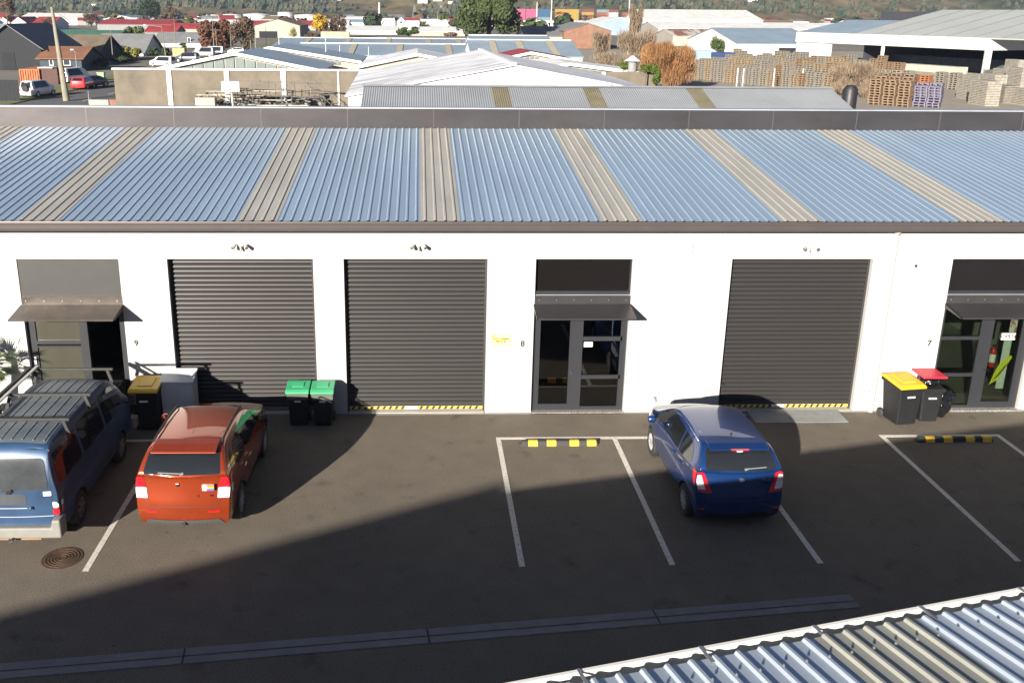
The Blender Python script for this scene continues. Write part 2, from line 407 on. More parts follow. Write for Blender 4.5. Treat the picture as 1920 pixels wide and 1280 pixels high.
# unit 7 entry: clear panes and a glazed door
e7 = entry(11.97,14.12,'gloss',None)
frame_bars([(12.97,.045,13.18,2.46),(12.07,1.74,12.97,1.82),(12.07,.83,12.97,.91),(12.07,.045,12.97,.10),(13.18,.045,13.26,2.46),(13.94,.045,14.02,2.46),(13.26,.045,13.94,.19),(13.26,2.38,13.94,2.46)], 'window_rail', e7)
for z0, z1 in ((.10,.83),(.91,1.74),(1.82,2.46)): MB().box(12.07,.13,z0,12.97,.14,z1).build('window_pane', glassc, e7)
MB().box(13.26,.12,.19,13.94,.13,2.38).build('door_glass', glassc, e7)
h2 = MB(); h2.bar((13.12,.04,1.02),(13.28,.04,1.02),.018); h2.bar((13.12,.10,1.02),(13.12,.04,1.02),.02); h2.build('door_handle', MATS['chrome'], e7)
MB().box(11.97,-.06,.0,14.2,.10,.04).build('tread_plate', mat('tread_plate', (.45,.44,.41), .45, .5, col2=(.2,.2,.19), scale=30, thr=(.45,.55)), e7)
MB().box(2.57,-.05,.0,4.73,.10,.035).build('tread_plate', MATS['tread_plate'], e8)
# column and pipes at unit 7

dp = MB(); dp.bar((10.56,-.065,0.02),(10.56,-.065,4.30),.06,n=16); dp.bar((10.56,-.065,4.28),(10.56,-.2,4.42),.06,n=12)
d1 = dp.build('downpipe', wallw, bld, smooth=40)
for z in (.5,2.2,3.7): MB().box(10.47,-.075,z,10.65,-.0,z+.03).build('pipe_bracket', wallw, d1)
dp = MB(); dp.box(6.70,-.016,.02,6.80,0,4.36); d2 = dp.build('conduit', wallw, bld)

v = MB(); v.box(10.66,-.03,0,10.74,0,ZW-.1); 
# things fixed to the wall
def sec_light(x, z, label, rot=0):
    t = thing('security_light', (x,0,z), label, 'floodlight', 'security floodlights above the roller doors')
    MB().lathe([(.05,0),(.05,-.03),(.03,-.04)], (x,0,z), 'y', 14).build('mount', whitep, t)
    for s_ in (-1, 1):
        h = MB(); h.bar((x+.03*s_,-.03,z),(x+.10*s_,-.08,z+.02),.016)
        a = Vector((x+.10*s_,-.08,z+.02)); b_ = a+Vector((.05*s_,-.10,-.05)); h.bar(a, b_, .026, n=10, r2=.042)
        o = h.build('lamp_head', mat('lamp_cream', (.36,.35,.32), .45), t, smooth=40)
        MB().bar(b_+Vector((0,.001,0)), b_+(b_-a).normalized()*.012, .036, n=10).build('lens', mat('lens_dark', (.12,.12,.12), .1), o)
    MB().bar((x,-.03,z-.02),(x+.01,-.10,z-.11),.03,n=8,r2=.02).build('motion_sensor', mat('sensor_grey', (.25,.25,.24), .4), t, smooth=40)
sec_light(-3.90,4.02,'leftmost twin floodlight, on the wall above the roller door behind the orange hatchback')
sec_light(-.03,4.02,'twin floodlight on the wall between the numerals 9 and 8, above the middle roller door')
sec_light(8.63,4.00,'white twin floodlight on the wall above the roller door right of the blue hatchback')
ab = MB().box(5.86,-.07,3.84,6.03,0,4.04).build('alarm_box', whitep, None, bevel=.015); tag(ab, 'square white alarm box high on the wall right of the unit 8 entry', 'alarm box')
ab = MB().prism([(0,0,4.02),(0,0,3.86),(0,-.05,3.86),(0,-.10,3.95),(0,-.09,4.0),(0,-.05,4.02)],(10.97,0,0),(11.15,0,0)).build('alarm_siren', whitep); tag(ab, 'small white siren box on the wall high above the dome camera', 'alarm box')
cc = thing('dome_camera', (11.12,0,3.55), 'small white dome camera with black lens left of the unit 7 entry', 'security camera')
MB().lathe([(.055,0),(.055,-.03),(.05,-.04)], (11.12,0,3.55),'y',16).build('camera_base', whitep, cc)
MB().lathe([(.04,-.04),(.032,-.062),(.018,-.075),(0,-.08)], (11.12,0,3.55),'y',16).build('camera_dome', mat('dome_black', (.02,.02,.02), .08), cc, smooth=True)
numm = mat('number_black', (.03,.03,.035), .5)
for x, z, d_ in ((-6.36,1.75,'9'),(2.33,1.71,'8'),(11.74,1.69,'7')):
    o = text_mb(d_, .19, numm, 'unit_number', None, (x,-.006,z)); tag(o, {'9':'black numeral 9 on the white wall right of the open doorway','8':'black numeral 8 on the white wall beside the yellow warning sign','7':'black numeral 7 on the white wall above the red lidded bin'}[d_], 'number', 'unit numbers on the wall')
ws = thing('warning_sign', (1.83,0,1.64), 'yellow warning sign on the white wall between roller door 8 and the numeral 8', 'sign')
MB().box(1.61,-.008,1.64,2.06,0,1.94).build('sign_board', mat('sign_yellow', (.55,.53,.24), .5, var=.04), ws)
MB().box(1.73,-.011,1.865,2.05,-.0085,1.93).build('title_bar', mat('sign_brown', (.07,.028,.007), .5), ws)
MB().prism([(1.62,0,1.87),(1.71,0,1.87),(1.665,0,1.935)],(0,-.0115,0),(0,-.0085,0)).build('warning_triangle', mat('tri_orange', (.55,.38,.02), .5), ws)
text_mb('WARNING', .062, mat('sign_cream', (.85,.8,.55), .5), 'title_text', ws, (1.89,-.013,1.897), ext=.001)
text_mb('ANTI-TAMPER\nSERVICES', .058, mat('sign_text_grey', (.15,.14,.03), .6), 'body_text', ws, (1.835,-.010,1.80), ext=.001)
# taps and sockets low on the wall
tp = thing('wall_tap', (5.44,0,.35), 'small grey garden tap low on the white wall left of the blue hatchback', 'tap')
MB().bar((5.44,0,.37),(5.44,-.09,.37),.014,n=8).bar((5.44,-.08,.38),(5.44,-.10,.30),.013,n=8).build('spout', mat('tap_metal', (.25,.24,.23), .35, .7), tp)
MB().box(5.40,-.07,.405,5.48,-.055,.415).build('tap_handle', mat('tap_metal', (0,0,0)), tp)
sk = MB().box(5.80,-.03,.24,5.90,0,.38).build('wall_socket_box', whitep, None, bevel=.01); tag(sk, 'small white socket box low on the white wall behind the blue hatchback', 'socket box')
# ---- inside unit 7 : open sign, extinguisher, poster strip, machine
og = thing('open_sign', (13.62,.09,1.72), 'white OPEN sign hanging in the glazed door of unit 7', 'sign')
MB().box(13.47,.09,1.74,13.80,.098,1.90).build('sign_board', whitep, og)
text_mb('OPEN', .13, numm, 'sign_text', og, (13.635,.088,1.82), ext=.001)
ps = MB().box(13.66,.145,1.9,13.83,.149,2.32).build('poster', mat('poster_pink', (.55,.2,.26), .6, col2=(.7,.7,.68), scale=12, thr=(.45,.5))); tag(ps, 'narrow pink and white poster inside the glass door of unit 7 above the OPEN sign', 'poster')
pv = MB().box(13.60,.155,.5,13.78,.17,1.74).build('door_banner', mat('banner_white', (.62,.64,.62), .5)); tag(pv, 'tall narrow white panel behind the glass door of unit 7', 'banner')
yl = MB().prism([(13.42,0,.60),(13.60,0,.72),(13.86,0,1.30),(13.80,0,1.34),(13.58,0,1.12),(13.50,0,.92)],(0,.146,0),(0,.15,0)).build('yellow_decal', mat('decal_yellow', (.70,.66,.03), .5)); tag(yl, 'yellow leaf shaped decal low on the glass door of unit 7', 'decal')
yk = MB().prism([(13.48,0,.70),(13.62,0,.84),(13.80,0,1.16),(13.70,0,1.06)],(0,.140,0),(0,.144,0)).build('decal_stripe', mat('decal_dark', (.12,.11,.03), .5), yl)
fe = thing('fire_extinguisher', (13.45,.22,1.02), 'red fire extinguisher with white label behind the glass door of unit 7', 'fire extinguisher')
MB().lathe([(.0,0),(.06,.0),(.068,.02),(.068,.40),(.05,.45),(.02,.48),(.02,.52)],(13.45,.25,1.02),'z',18).build('cylinder', mat('ext_red', (.55,.02,.02), .3), fe, smooth=40)
MB().lathe([(.070,.12),(.070,.32)],(13.45,.25,1.02),'z',18).build('label_band', whitep, fe, smooth=40)
MB().box(13.42,.2,1.52,13.50,.28,1.56).bar((13.47,.22,1.53),(13.54,.20,1.3),.012).build('valve', darkin, fe)
mc = thing('workshop_machine', (12.7,1.9,.03), 'white rounded workshop machine inside unit 7 seen through the glass', 'machine')
MB().box(12.35,1.8,.03,12.95,2.4,.95).build('machine_base', mat('machine_grey', (.25,.25,.24), .5), mc, bevel=.03)
MB().lathe([(.0,.95),(.2,.95),(.24,1.05),(.24,1.4),(.15,1.52),(0,1.55)],(12.5,2.0,0),'z',20).lathe([(.0,.95),(.14,.95),(.16,1.05),(.16,1.5),(.1,1.6),(0,1.62)],(12.95,2.05,0),'z',20).build('machine_drum', whitep, mc, smooth=40)
# inside unit 9 : shelf items in the dark doorway
sh = thing('storage_shelf', (-6.9,3.0,.03), 'dark shelf with tins standing inside the open doorway of unit 9', 'shelf')
sb = MB()
for z in (.3,1.0,1.7): sb.box(-7.4,2.8,z,-6.2,3.2,z+.03)
for xx in (-7.4,-6.24): sb.box(xx,2.8,.03,xx+.04,3.2,2.0)
sb.build('shelf_frame', darkin, sh)
MB().lathe([(0,0),(.1,0),(.1,.25),(0,.25)],(-7.1,3.0,1.03),'z',14).lathe([(0,0),(.08,0),(.08,.2),(0,.2)],(-6.6,3.0,1.73),'z',14).build('tin', mat('tin_red', (.35,.03,.05), .4), sh)
# ================================================================== wheel stops, manhole, ramp plate
rub = mat('rubber_black', (.035,.034,.033), .75, bump=.3, bscale=40); yel = mat('stop_yellow', (.72,.43,.03), .55, var=.12, scale=9)
def wheel_stop(x0, x1, y, label):
    t = thing('wheel_stop', ((x0+x1)/2,y,0), label, 'wheel stop', 'wheel stops in the parking bays')
    def seg(mb, a_, b_, g=0.):
        mb.prism([(0,y-.075-g,.0),(0,y-.055-g,.07+g),(0,y-.035,.10+g),(0,y+.035,.10+g),(0,y+.055+g,.07+g),(0,y+.075+g,.0)],(a_,0,0),(b_,0,0))
    b_ = MB(); seg(b_, x0+.05, x1-.05)
    i = x0
    b_.prism([(0,y-.075,0),(0,y-.03,.05),(0,y+.03,.05),(0,y+.075,0)],(x0,0,0),(x0+.05,0,0)).prism([(0,y-.075,0),(0,y-.03,.05),(0,y+.03,.05),(0,y+.075,0)],(x1-.05,0,0),(x1,0,0))
    o = b_.build('rubber_body', rub, t)
    L_ = x1-x0
    for f in (.115,.35,.64,.86):
        q = MB(); seg(q, x0+L_*f, x0+L_*f+.20, .003); q.build('yellow_block', yel, t)
wheel_stop(2.13,3.83,-1.66,'black and yellow wheel stop in the empty bay left of the blue hatchback')
wheel_stop(10.85,12.55,-1.60,'black and yellow wheel stop in the bay in front of the right hand bins')
mh = thing('manhole_cover', (-6.07,-5.88,0), 'round rusty cast iron manhole cover beside the blue van', 'manhole cover')
rust = mat('cast_iron', (.10,.065,.045), .6, .4, var=.3, scale=12)
MB().lathe([(.335,0),(.335,.006),(.305,.006),(.305,.003)],(-6.07,-5.88,.002),'z',48).build('frame_ring', rust, mh)
lid = MB(); lid.lathe([(.30,.0),(.30,.005),(.0,.005)],(-6.07,-5.88,.002),'z',48)
for r in (.06,.11,.16,.21,.26): lid.lathe([(r,.004),(r,.012),(r+.018,.012),(r+.018,.004)],(-6.07,-5.88,.002),'z',40)
lid.build('lid', rust, mh)
rp = MB().prism([(0,-.62,.004),(0,-.62,.012),(0,-.02,.05),(0,-.02,.004)],(7.66,0,0),(9.80,0,0)).build('ramp_plate', mat('ramp_steel', (.34,.36,.36), .45, .4, var=.15, scale=4)); tag(rp, 'flat grey steel ramp plate in front of the roller door behind the blue hatchback', 'ramp plate')

# ================================================================== bins and cabinet
binblk = mat('bin_black', (.013,.014,.016), .5, var=.15, scale=8, spec=.4)
def wheelie(w=.58, dpt=.72, h=1.0, lidc=None, name='wheelie_bin', body=None, bins_h=.0):
    t = thing(name, (0,0,0), 'bin', 'bin')
    mb = MB(); lw_, ld = w*.82, dpt*.72
    lo = [(-lw_/2,-dpt*.44,.03),(lw_/2,-dpt*.44,.03),(lw_/2,ld-dpt*.44,.03),(-lw_/2,ld-dpt*.44,.03)]
    hi = [(-w/2,-dpt/2,h-.08),(w/2,-dpt/2,h-.08),(w/2,dpt/2-.05,h-.03),(-w/2,dpt/2-.05,h-.03)]
    i = len(mb.v); mb.v += lo+hi
    mb.f += [(i,i+3,i+2,i+1),(i+4,i+5,i+6,i+7),(i,i+1,i+5,i+4),(i+1,i+2,i+6,i+5),(i+2,i+3,i+7,i+6),(i+3,i,i+4,i+7)]
    mb.build('bin_body', body or binblk, t, bevel=.03)
    rim = MB(); rim.prism([(0,-dpt/2-.02,h-.14),(0,-dpt/2-.02,h-.07),(0,dpt/2-.03,h-.02),(0,dpt/2-.03,h-.09)],(-w/2-.02,0,0),(w/2+.02,0,0)); rim.build('rim', body or binblk, t, bevel=.008)
    for s_ in (-1,1):
        wl = MB(); wl.lathe([(0,-.03),(.09,-.03),(.10,-.02),(.10,.02),(.09,.03),(0,.03)],((w/2-.02)*s_,dpt*.36,.10),'x',18); wl.build('wheel', rub, t, smooth=40)
    hb = MB(); hb.bar((-w*.36,dpt/2+.05,h-.03),(w*.36,dpt/2+.05,h-.03),.014,n=8)
    for s_ in (-1,1): hb.bar((w*.34*s_,dpt/2-.06,h-.05),(w*.34*s_,dpt/2+.05,h-.03),.02)
    hb.build('grab_handle', body or binblk, t)
    lid_ = MB()
    lid_.prism([(0,-dpt/2-.05,h-.075),(0,-dpt/2-.05,h-.035),(0,-dpt/2+.02,h+.005),(0,dpt/2-.10,h+.055),(0,dpt/2+.0,h+.04),(0,dpt/2-.0,h-.005)],(-w/2-.03,0,0),(w/2+.03,0,0))
    lo_ = lid_.build('lid', lidc, t, bevel=.014)
    MB().prism([(0,-dpt/2+.12,h+.008),(0,-dpt/2+.15,h+.035),(0,dpt/2-.2,h+.07),(0,dpt/2-.17,h+.04)],(-w*.28,0,0),(w*.28,0,0)).build('lid_panel', lidc, lo_, bevel=.01)
    return t
def decal_bin(t, w, dpt, h, z=.72, col=None):
    # embossed white lettering block on the front face, leaning with the face
    y = -dpt/2-.001+ (h-.08-z)*.05*dpt
    MB().box(-.10,y-.012,z,.10,y+.0,z+.045).build('front_print', whitep, t)
yb = wheelie(.58,.73,1.0, mat('lid_yellow', (.62,.38,.02), .42, var=.08)); 
tag(yb,'yellow lidded black wheelie bin standing left of the grey cabinet','bin','wheelie bins along the wall'); MB().box(-.09,-.375,.70,.09,-.36,.735).build('front_print', whitep, yb); yb.location = (-6.04,-.52,0)
y2 = copy_tree(yb); y2.location = (0,0,0)
MB().lathe([(.018,0),(.0,-.004)],(0,-.30,.16),'y',14).build('bin_logo', whitep, y2)
y2.location = (10.98,-.50,0); y2.rotation_euler = (0,0,radians(8)); tag(y2,'yellow lidded black wheelie bin standing beside the downpipe of unit 7','bin','wheelie bins along the wall')
gl_ = mat('lid_green', (.04,.30,.14), .42, var=.08)
olv = mat('bin_olive', (.05,.055,.045), .55)
gb = wheelie(.46,.52,.88, gl_); tag(gb,'small green lidded food waste bin nearer the orange hatchback','bin','wheelie bins along the wall')
MB().box(-.07,-.275,.60,.07,-.262,.63).build('front_print', whitep, gb)
MB().prism([(0,-.272,.66),(0,-.290,.80),(0,-.26,.80),(0,-.25,.66)],(-.235,0,0),(.235,0,0)).build('upper_band', mat('bin_grey_green', (.10,.105,.09), .55), gb)
gb.location = (-2.72,-.42,0)
g2 = copy_tree(gb); g2.location = (-2.17,-.44,0); tag(g2,'small green lidded food waste bin on the right, against the white wall pier','bin','wheelie bins along the wall')
lr = mat('lid_red', (.48,.025,.05), .4)
rb = thing('wheelie_bin', (11.62,-.42,0), 'black wheelie bin with raised red lid over a bulging black bag', 'bin', 'wheelie bins along the wall')
def red_bin(t):
    w, dpt, h = .50, .55, .90; mb = MB(); X, Y = t.location.x, t.location.y
    lo = [(-.20,-.24,.03),(.20,-.24,.03),(.20,.16,.03),(-.20,.16,.03)]; hi = [(-.25,-.275,h-.06),(.25,-.275,h-.06),(.25,.24,h-.02),(-.25,.24,h-.02)]
    mb.v += [(X+a,Y+b,c) for a,b,c in lo+hi]; mb.f += [(0,3,2,1),(4,5,6,7),(0,1,5,4),(1,2,6,5),(2,3,7,6),(3,0,4,7)]
    mb.build('bin_body', binblk, t, bevel=.03)
    MB().box(X-.27,Y-.295,h-.12,X+.27,Y+.25,h-.05).build('rim', binblk, t, bevel=.01)
    for s_ in (-1,1): MB().lathe([(0,-.03),(.09,-.03),(.10,-.02),(.10,.02),(.09,.03),(0,.03)],(X+.23*s_,Y+.2,.10),'x',18).build('wheel', rub, t, smooth=40)
    MB().box(X-.28,Y-.28,h+.19,X+.28,Y+.28,h+.235).build('lid', lr, t, bevel=.02)
    MB().box(X-.09,Y-.285,.60,X+.09,Y-.272,.635).build('front_print', whitep, t)
red_bin(rb)
bagm = mat('bag_black', (.006,.006,.007), .10, var=.2, scale=5, bump=.6, bscale=14, spec=1.0)
def blob(name, c, r, label=None, seed=0, parent=None, amp=.22):
    me = bpy.data.meshes.new(name); bm = bmesh.new(); bmesh.ops.create_icosphere(bm, subdivisions=4, radius=1)
    from mathutils import noise as N
    for v_ in bm.verts:
        p = v_.co.copy(); k = 1+amp*(N.noise(p*2.3+Vector((seed,0,0)))+.6*abs(N.noise(p*6+Vector((0,seed,0)))))
        v_.co = Vector((p.x*r[0]*k, p.y*r[1]*k, max(p.z*r[2]*k, -r[2]*.96)))
    bm.to_mesh(me); bm.free(); me.materials.append(bagm)
    me.polygons.foreach_set('use_smooth', [True]*len(me.polygons))
    o = bpy.data.objects.new(name, me); COL.objects.link(o); o.location = Vector(c)-wloc(parent); o.parent = parent
    if label: tag(o, label, 'rubbish bag')
    return o
blob('rubbish_bag', (11.62,-.42,.95), (.22,.23,.11), 'shiny black rubbish bag bulging out of the red lidded bin', 3)
gbg = blob('rubbish_bag', (12.05,-.30,.27), (.21,.2,.28), 'full black rubbish bag on the ground right of the red lidded bin', 9)
blob('bag_neck', (12.13,-.30,.52), (.26,.16,.13), None, 5, gbg, .35)
# pink-red lidded bin behind the van
pb = wheelie(.5,.55,.90, lr); tag(pb,'red lidded wheelie bin behind the blue van in front of the unit 9 window','bin','wheelie bins along the wall')
MB().prism([(0,-.24,.885),(0,-.24,.93),(0,.20,.975),(0,.20,.93)],(-.20,0,0),(.22,0,0)).build('lid_sticker', mat('pinkish_white', (.72,.55,.52), .5), pb); pb.location = (-7.55,-.55,0)
pb2 = wheelie(.5,.55,.90, binblk); pb2.location = (-6.97,-.42,0); tag(pb2,'plain black wheelie bin just behind the van in the unit 9 doorway','bin','wheelie bins along the wall')
cb = thing('storage_cabinet', (-5.42,-.25,0), 'low grey white two door cabinet with a sloping top behind the orange hatchback', 'cabinet')
cgm = mat('cabinet_grey', (.50,.51,.52), .45, var=.08)
MB().prism([(0,-.50,.04),(0,-.50,1.00),(0,-.02,1.12),(0,-.02,.04)],(-5.76,0,0),(-5.06,0,0)).build('cabinet_body', cgm, cb, bevel=.01)
MB().prism([(0,-.53,.995),(0,-.53,1.03),(0,-.01,1.16),(0,-.01,1.12)],(-5.79,0,0),(-5.03,0,0)).build('cabinet_top', mat('cabinet_top', (.58,.58,.57), .4), cb, bevel=.008)
for a_, b_ in ((-5.75,-5.415),(-5.405,-5.07)): MB().box(a_,-.512,.08,b_,-.502,.97).build('cabinet_door', cgm, cb)
# potted palm at the left edge
pl = thing('potted_palm', (-9.55,-.55,0), 'spiky palm in a dark pot against the white wall at the left edge', 'palm')
MB().lathe([(0,0),(.2,0),(.27,.42),(.25,.42),(.23,.36),(0,.36)],(-9.55,-.55,0),'z',24).build('pot', binblk, pl, smooth=40)
tk = MB(); tk.bar((-9.55,-.55,.3),(-9.40,-.53,1.5),.08,n=10,r2=.06); tk.build('trunk', mat('palm_trunk', (.10,.07,.045), .9, bump=.8), pl)
pf = MB(); R_ = random.Random(4)
for k in range(34):
    a = R_.uniform(0,2*pi); el = R_.uniform(-.5,1.3); L_ = R_.uniform(.45,.7)
    b0 = Vector((-9.40,-.53,1.5+R_.uniform(-.25,.15))); dd = Vector((cos(a)*cos(el)*.9, min(sin(a)*cos(el),.55), sin(el)))
    for j in range(9):
        aa = (j-4)*.16; sd_ = dd.cross(Vector((0,0,1))).normalized(); up_ = sd_.cross(dd)
        e_ = (dd*cos(aa)+sd_*sin(aa)).normalized()
        p1 = b0+dd*L_*.45; p2 = p1+e_*L_*.65+Vector((0,0,-.08)); w_ = up_.cross(e_).normalized()*.011
        pf.quad(p1-w_, p1+w_, (p1+p2)/2+w_*1.3, p2, (p1+p2)/2-w_*1.3)
    pf.bar(b0, b0+dd*L_*.45, .012)
pf.build('fronds', mat('palm_leaf', (.07,.11,.035), .55, var=.4, scale=3), pl)

# ================================================================== near building (bottom right) and the taller one that shades the yard
nb = thing('near_workshop_building', (1.2,-14,0), 'low workshop with ribbed steel roof and pale gutter in the bottom right corner', 'building')
ZN = 4.05
P0, P1 = gz(978,1278,ZN), gz(1920,1103,ZN)
P0.z = P1.z = 0
dn = (P1-P0).normalized(); nn2 = Vector((dn.y,-dn.x,0))         # outward normal to the camera side
E0 = P0 - dn*5.6; E1 = P0 + dn*22; SL = .10
def npt(s_, t_, z): v_ = E0+dn*s_+nn2*t_; return (v_.x, v_.y, z)
LN = (E1-E0).length
wl = MB()
def obox(mb, s0, s1, t0, t1, z0, z1):
    q = [npt(s0,t0,z0),npt(s1,t0,z0),npt(s1,t1,z0),npt(s0,t1,z0),npt(s0,t0,z1),npt(s1,t0,z1),npt(s1,t1,z1),npt(s0,t1,z1)]
    i = len(mb.v); mb.v += q
    mb.f += [tuple(i+k for k in f) for f in ((0,3,2,1),(4,5,6,7),(0,1,5,4),(1,2,6,5),(2,3,7,6),(3,0,4,7))]
obox(wl, .1, LN-.1, .18, .4, 0, ZN-.12)
i = len(wl.v); wl.v += [npt(.1,.4,0),npt(.1,10,0),npt(.1,10,ZN+.85),npt(.1,.4,ZN-.12)]; wl.f.append((i,i+1,i+2,i+3))
i = len(wl.v); wl.v += [npt(LN-.1,.4,0),npt(LN-.1,10,0),npt(LN-.1,10,ZN+.85),npt(LN-.1,.4,ZN-.12)]; wl.f.append((i,i+1,i+2,i+3))
obox(wl, .1, LN-.1, 9.8, 10, 0, ZN+.85)
wl.build('wall', wallw, nb)
gm = MB(); obox(gm, 0, LN, .015, .19, ZN-.13, ZN-.115); obox(gm, 0, LN, .0, .015, ZN-.13, ZN); obox(gm, 0, LN, -.012, .02, ZN-.004, ZN+.012); obox(gm, 0, LN, .165, .18, ZN-.13, ZN-.02)
go = gm.build('gutter', mat('gutter_cream', (.62,.61,.56), .4, var=.06), nb)
lp = MB(); obox(lp, 0, LN, -.055, -.03, ZN-.115, ZN-.10); obox(lp, 0, LN, -.03, -.0, ZN-.13, ZN-.06); lp.build('gutter_lip', trim, go)
mat('galv', (.45,.45,.45), .35, .8); s_ = .8
while s_ < LN: bk = MB(); obox(bk, s_, s_+.03, -.012, .19, ZN+.012, ZN+.02); bk.build('gutter_strap', MATS['galv'], go); s_ += 1.05
nsteel = mat('near_roof_steel', (.42,.48,.54), .40, .4, var=.08, scale=1.0, stretch=(1,1,1), bump=.03, bscale=5)
def nrib(mb, s0, s1, pitch=.205, h=.026, up=0., t0=.12):
    n = max(1, round((s1-s0)/pitch)); pitch = (s1-s0)/n; xs = [(s0,0)]
    for k in range(n):
        c = s0+(k+.5)*pitch; xs += [(c-.030,0),(c-.014,h),(c+.014,h),(c+.030,0)]
    xs.append((s1,0)); i = len(mb.v)
    for q_, H in xs: mb.v += [npt(q_,t0,ZN+up+H), npt(q_,10,ZN+up+SL*9.9+H)]
    for k in range(len(xs)-1): mb.f.append((i+2*k,i+2*k+2,i+2*k+3,i+2*k+1))
# skylight strip position: from the photo, between these eave points
sA = (gz(1530,1192,ZN+.02)-E0); sB = (gz(1714,1157,ZN+.02)-E0); sA.z = sB.z = 0
sa, sb_ = sA.dot(dn), sB.dot(dn)
nr = MB(); strips = [(sa-4.05*k, sb_-4.05*k) for k in (1,)]+[(sa,sb_)]+[(sa+4.05*k, sb_+4.05*k) for k in (1,2,3)]
s_ = 0.
for a_, b_ in strips:
    if a_ < .2: continue
    nrib(nr, s_, a_); s_ = b_
nrib(nr, s_, LN); nro = nr.build('roof', nsteel, nb)
for a_, b_ in strips:
    if a_ < .2: continue
    q = MB(); nrib(q, a_-.02, b_+.02, up=.006); q.build('skylight_panel', mat('near_skylight', (.25,.255,.225), .45, 0, var=.12, scale=1.2), nro)
# foam closure: dark gaps below the rib ends
fc = MB(); i = 0; obox(fc, .0, LN, .125, .16, ZN-.05, ZN-.003); fc.build('eave_closure', MATS['rib_gap'], nro)
sc_ = MB()
for t_ in (.42, 1.35, 2.3, 3.3):
    s_ = .1+.1025
    while s_ < LN:
        c = Vector(npt(s_, t_, ZN+SL*(t_-.12)+.036)); sc_.lathe([(.012,0),(.012,.008),(.007,.009),(.006,.018),(0,.018)], c, 'z', 6); s_ += .205
sc_.build('roof_screw', MATS['galv'], nro)
# taller neighbour behind the camera, its roof edge throws the long shadow at the left
tb = thing('tall_neighbour_building', (-13,-28,0), 'tall plain building standing behind the viewer whose shadow crosses the yard', 'building')
hT = 7.2; k_ = hT/math.tan(SUN_EL); off = Vector((sin(SUN_AZ)*k_, cos(SUN_AZ)*k_, 0))
q1 = Vector((-30,-19.4,0))-off; q2 = Vector((1.55,-3.48,0))-off
e_ = (q2-q1).normalized(); nb_ = Vector((e_.y,-e_.x,0)); q3 = q2+nb_*14; q4 = q1+nb_*14
t = MB(); t.v += [(p.x,p.y,0) for p in (q1,q2,q3,q4)]+[(p.x,p.y,hT) for p in (q1,q2,q3,q4)]
t.f += [(4,5,6,7),(0,1,5,4),(1,2,6,5),(2,3,7,6),(3,0,4,7)]
t.build('wall', mat('rear_concrete', (.4,.39,.36), .8), tb)
t = MB(); t.v += [(p.x,p.y,hT+.004) for p in (q1,q2,q3,q4)]+[(p.x,p.y,hT+.05) for p in (q1,q2,q3,q4)]
t.f += [(0,1,2,3),(4,5,6,7),(0,1,5,4),(1,2,6,5),(2,3,7,6),(3,0,4,7)]
t.build('roof', nsteel, tb)
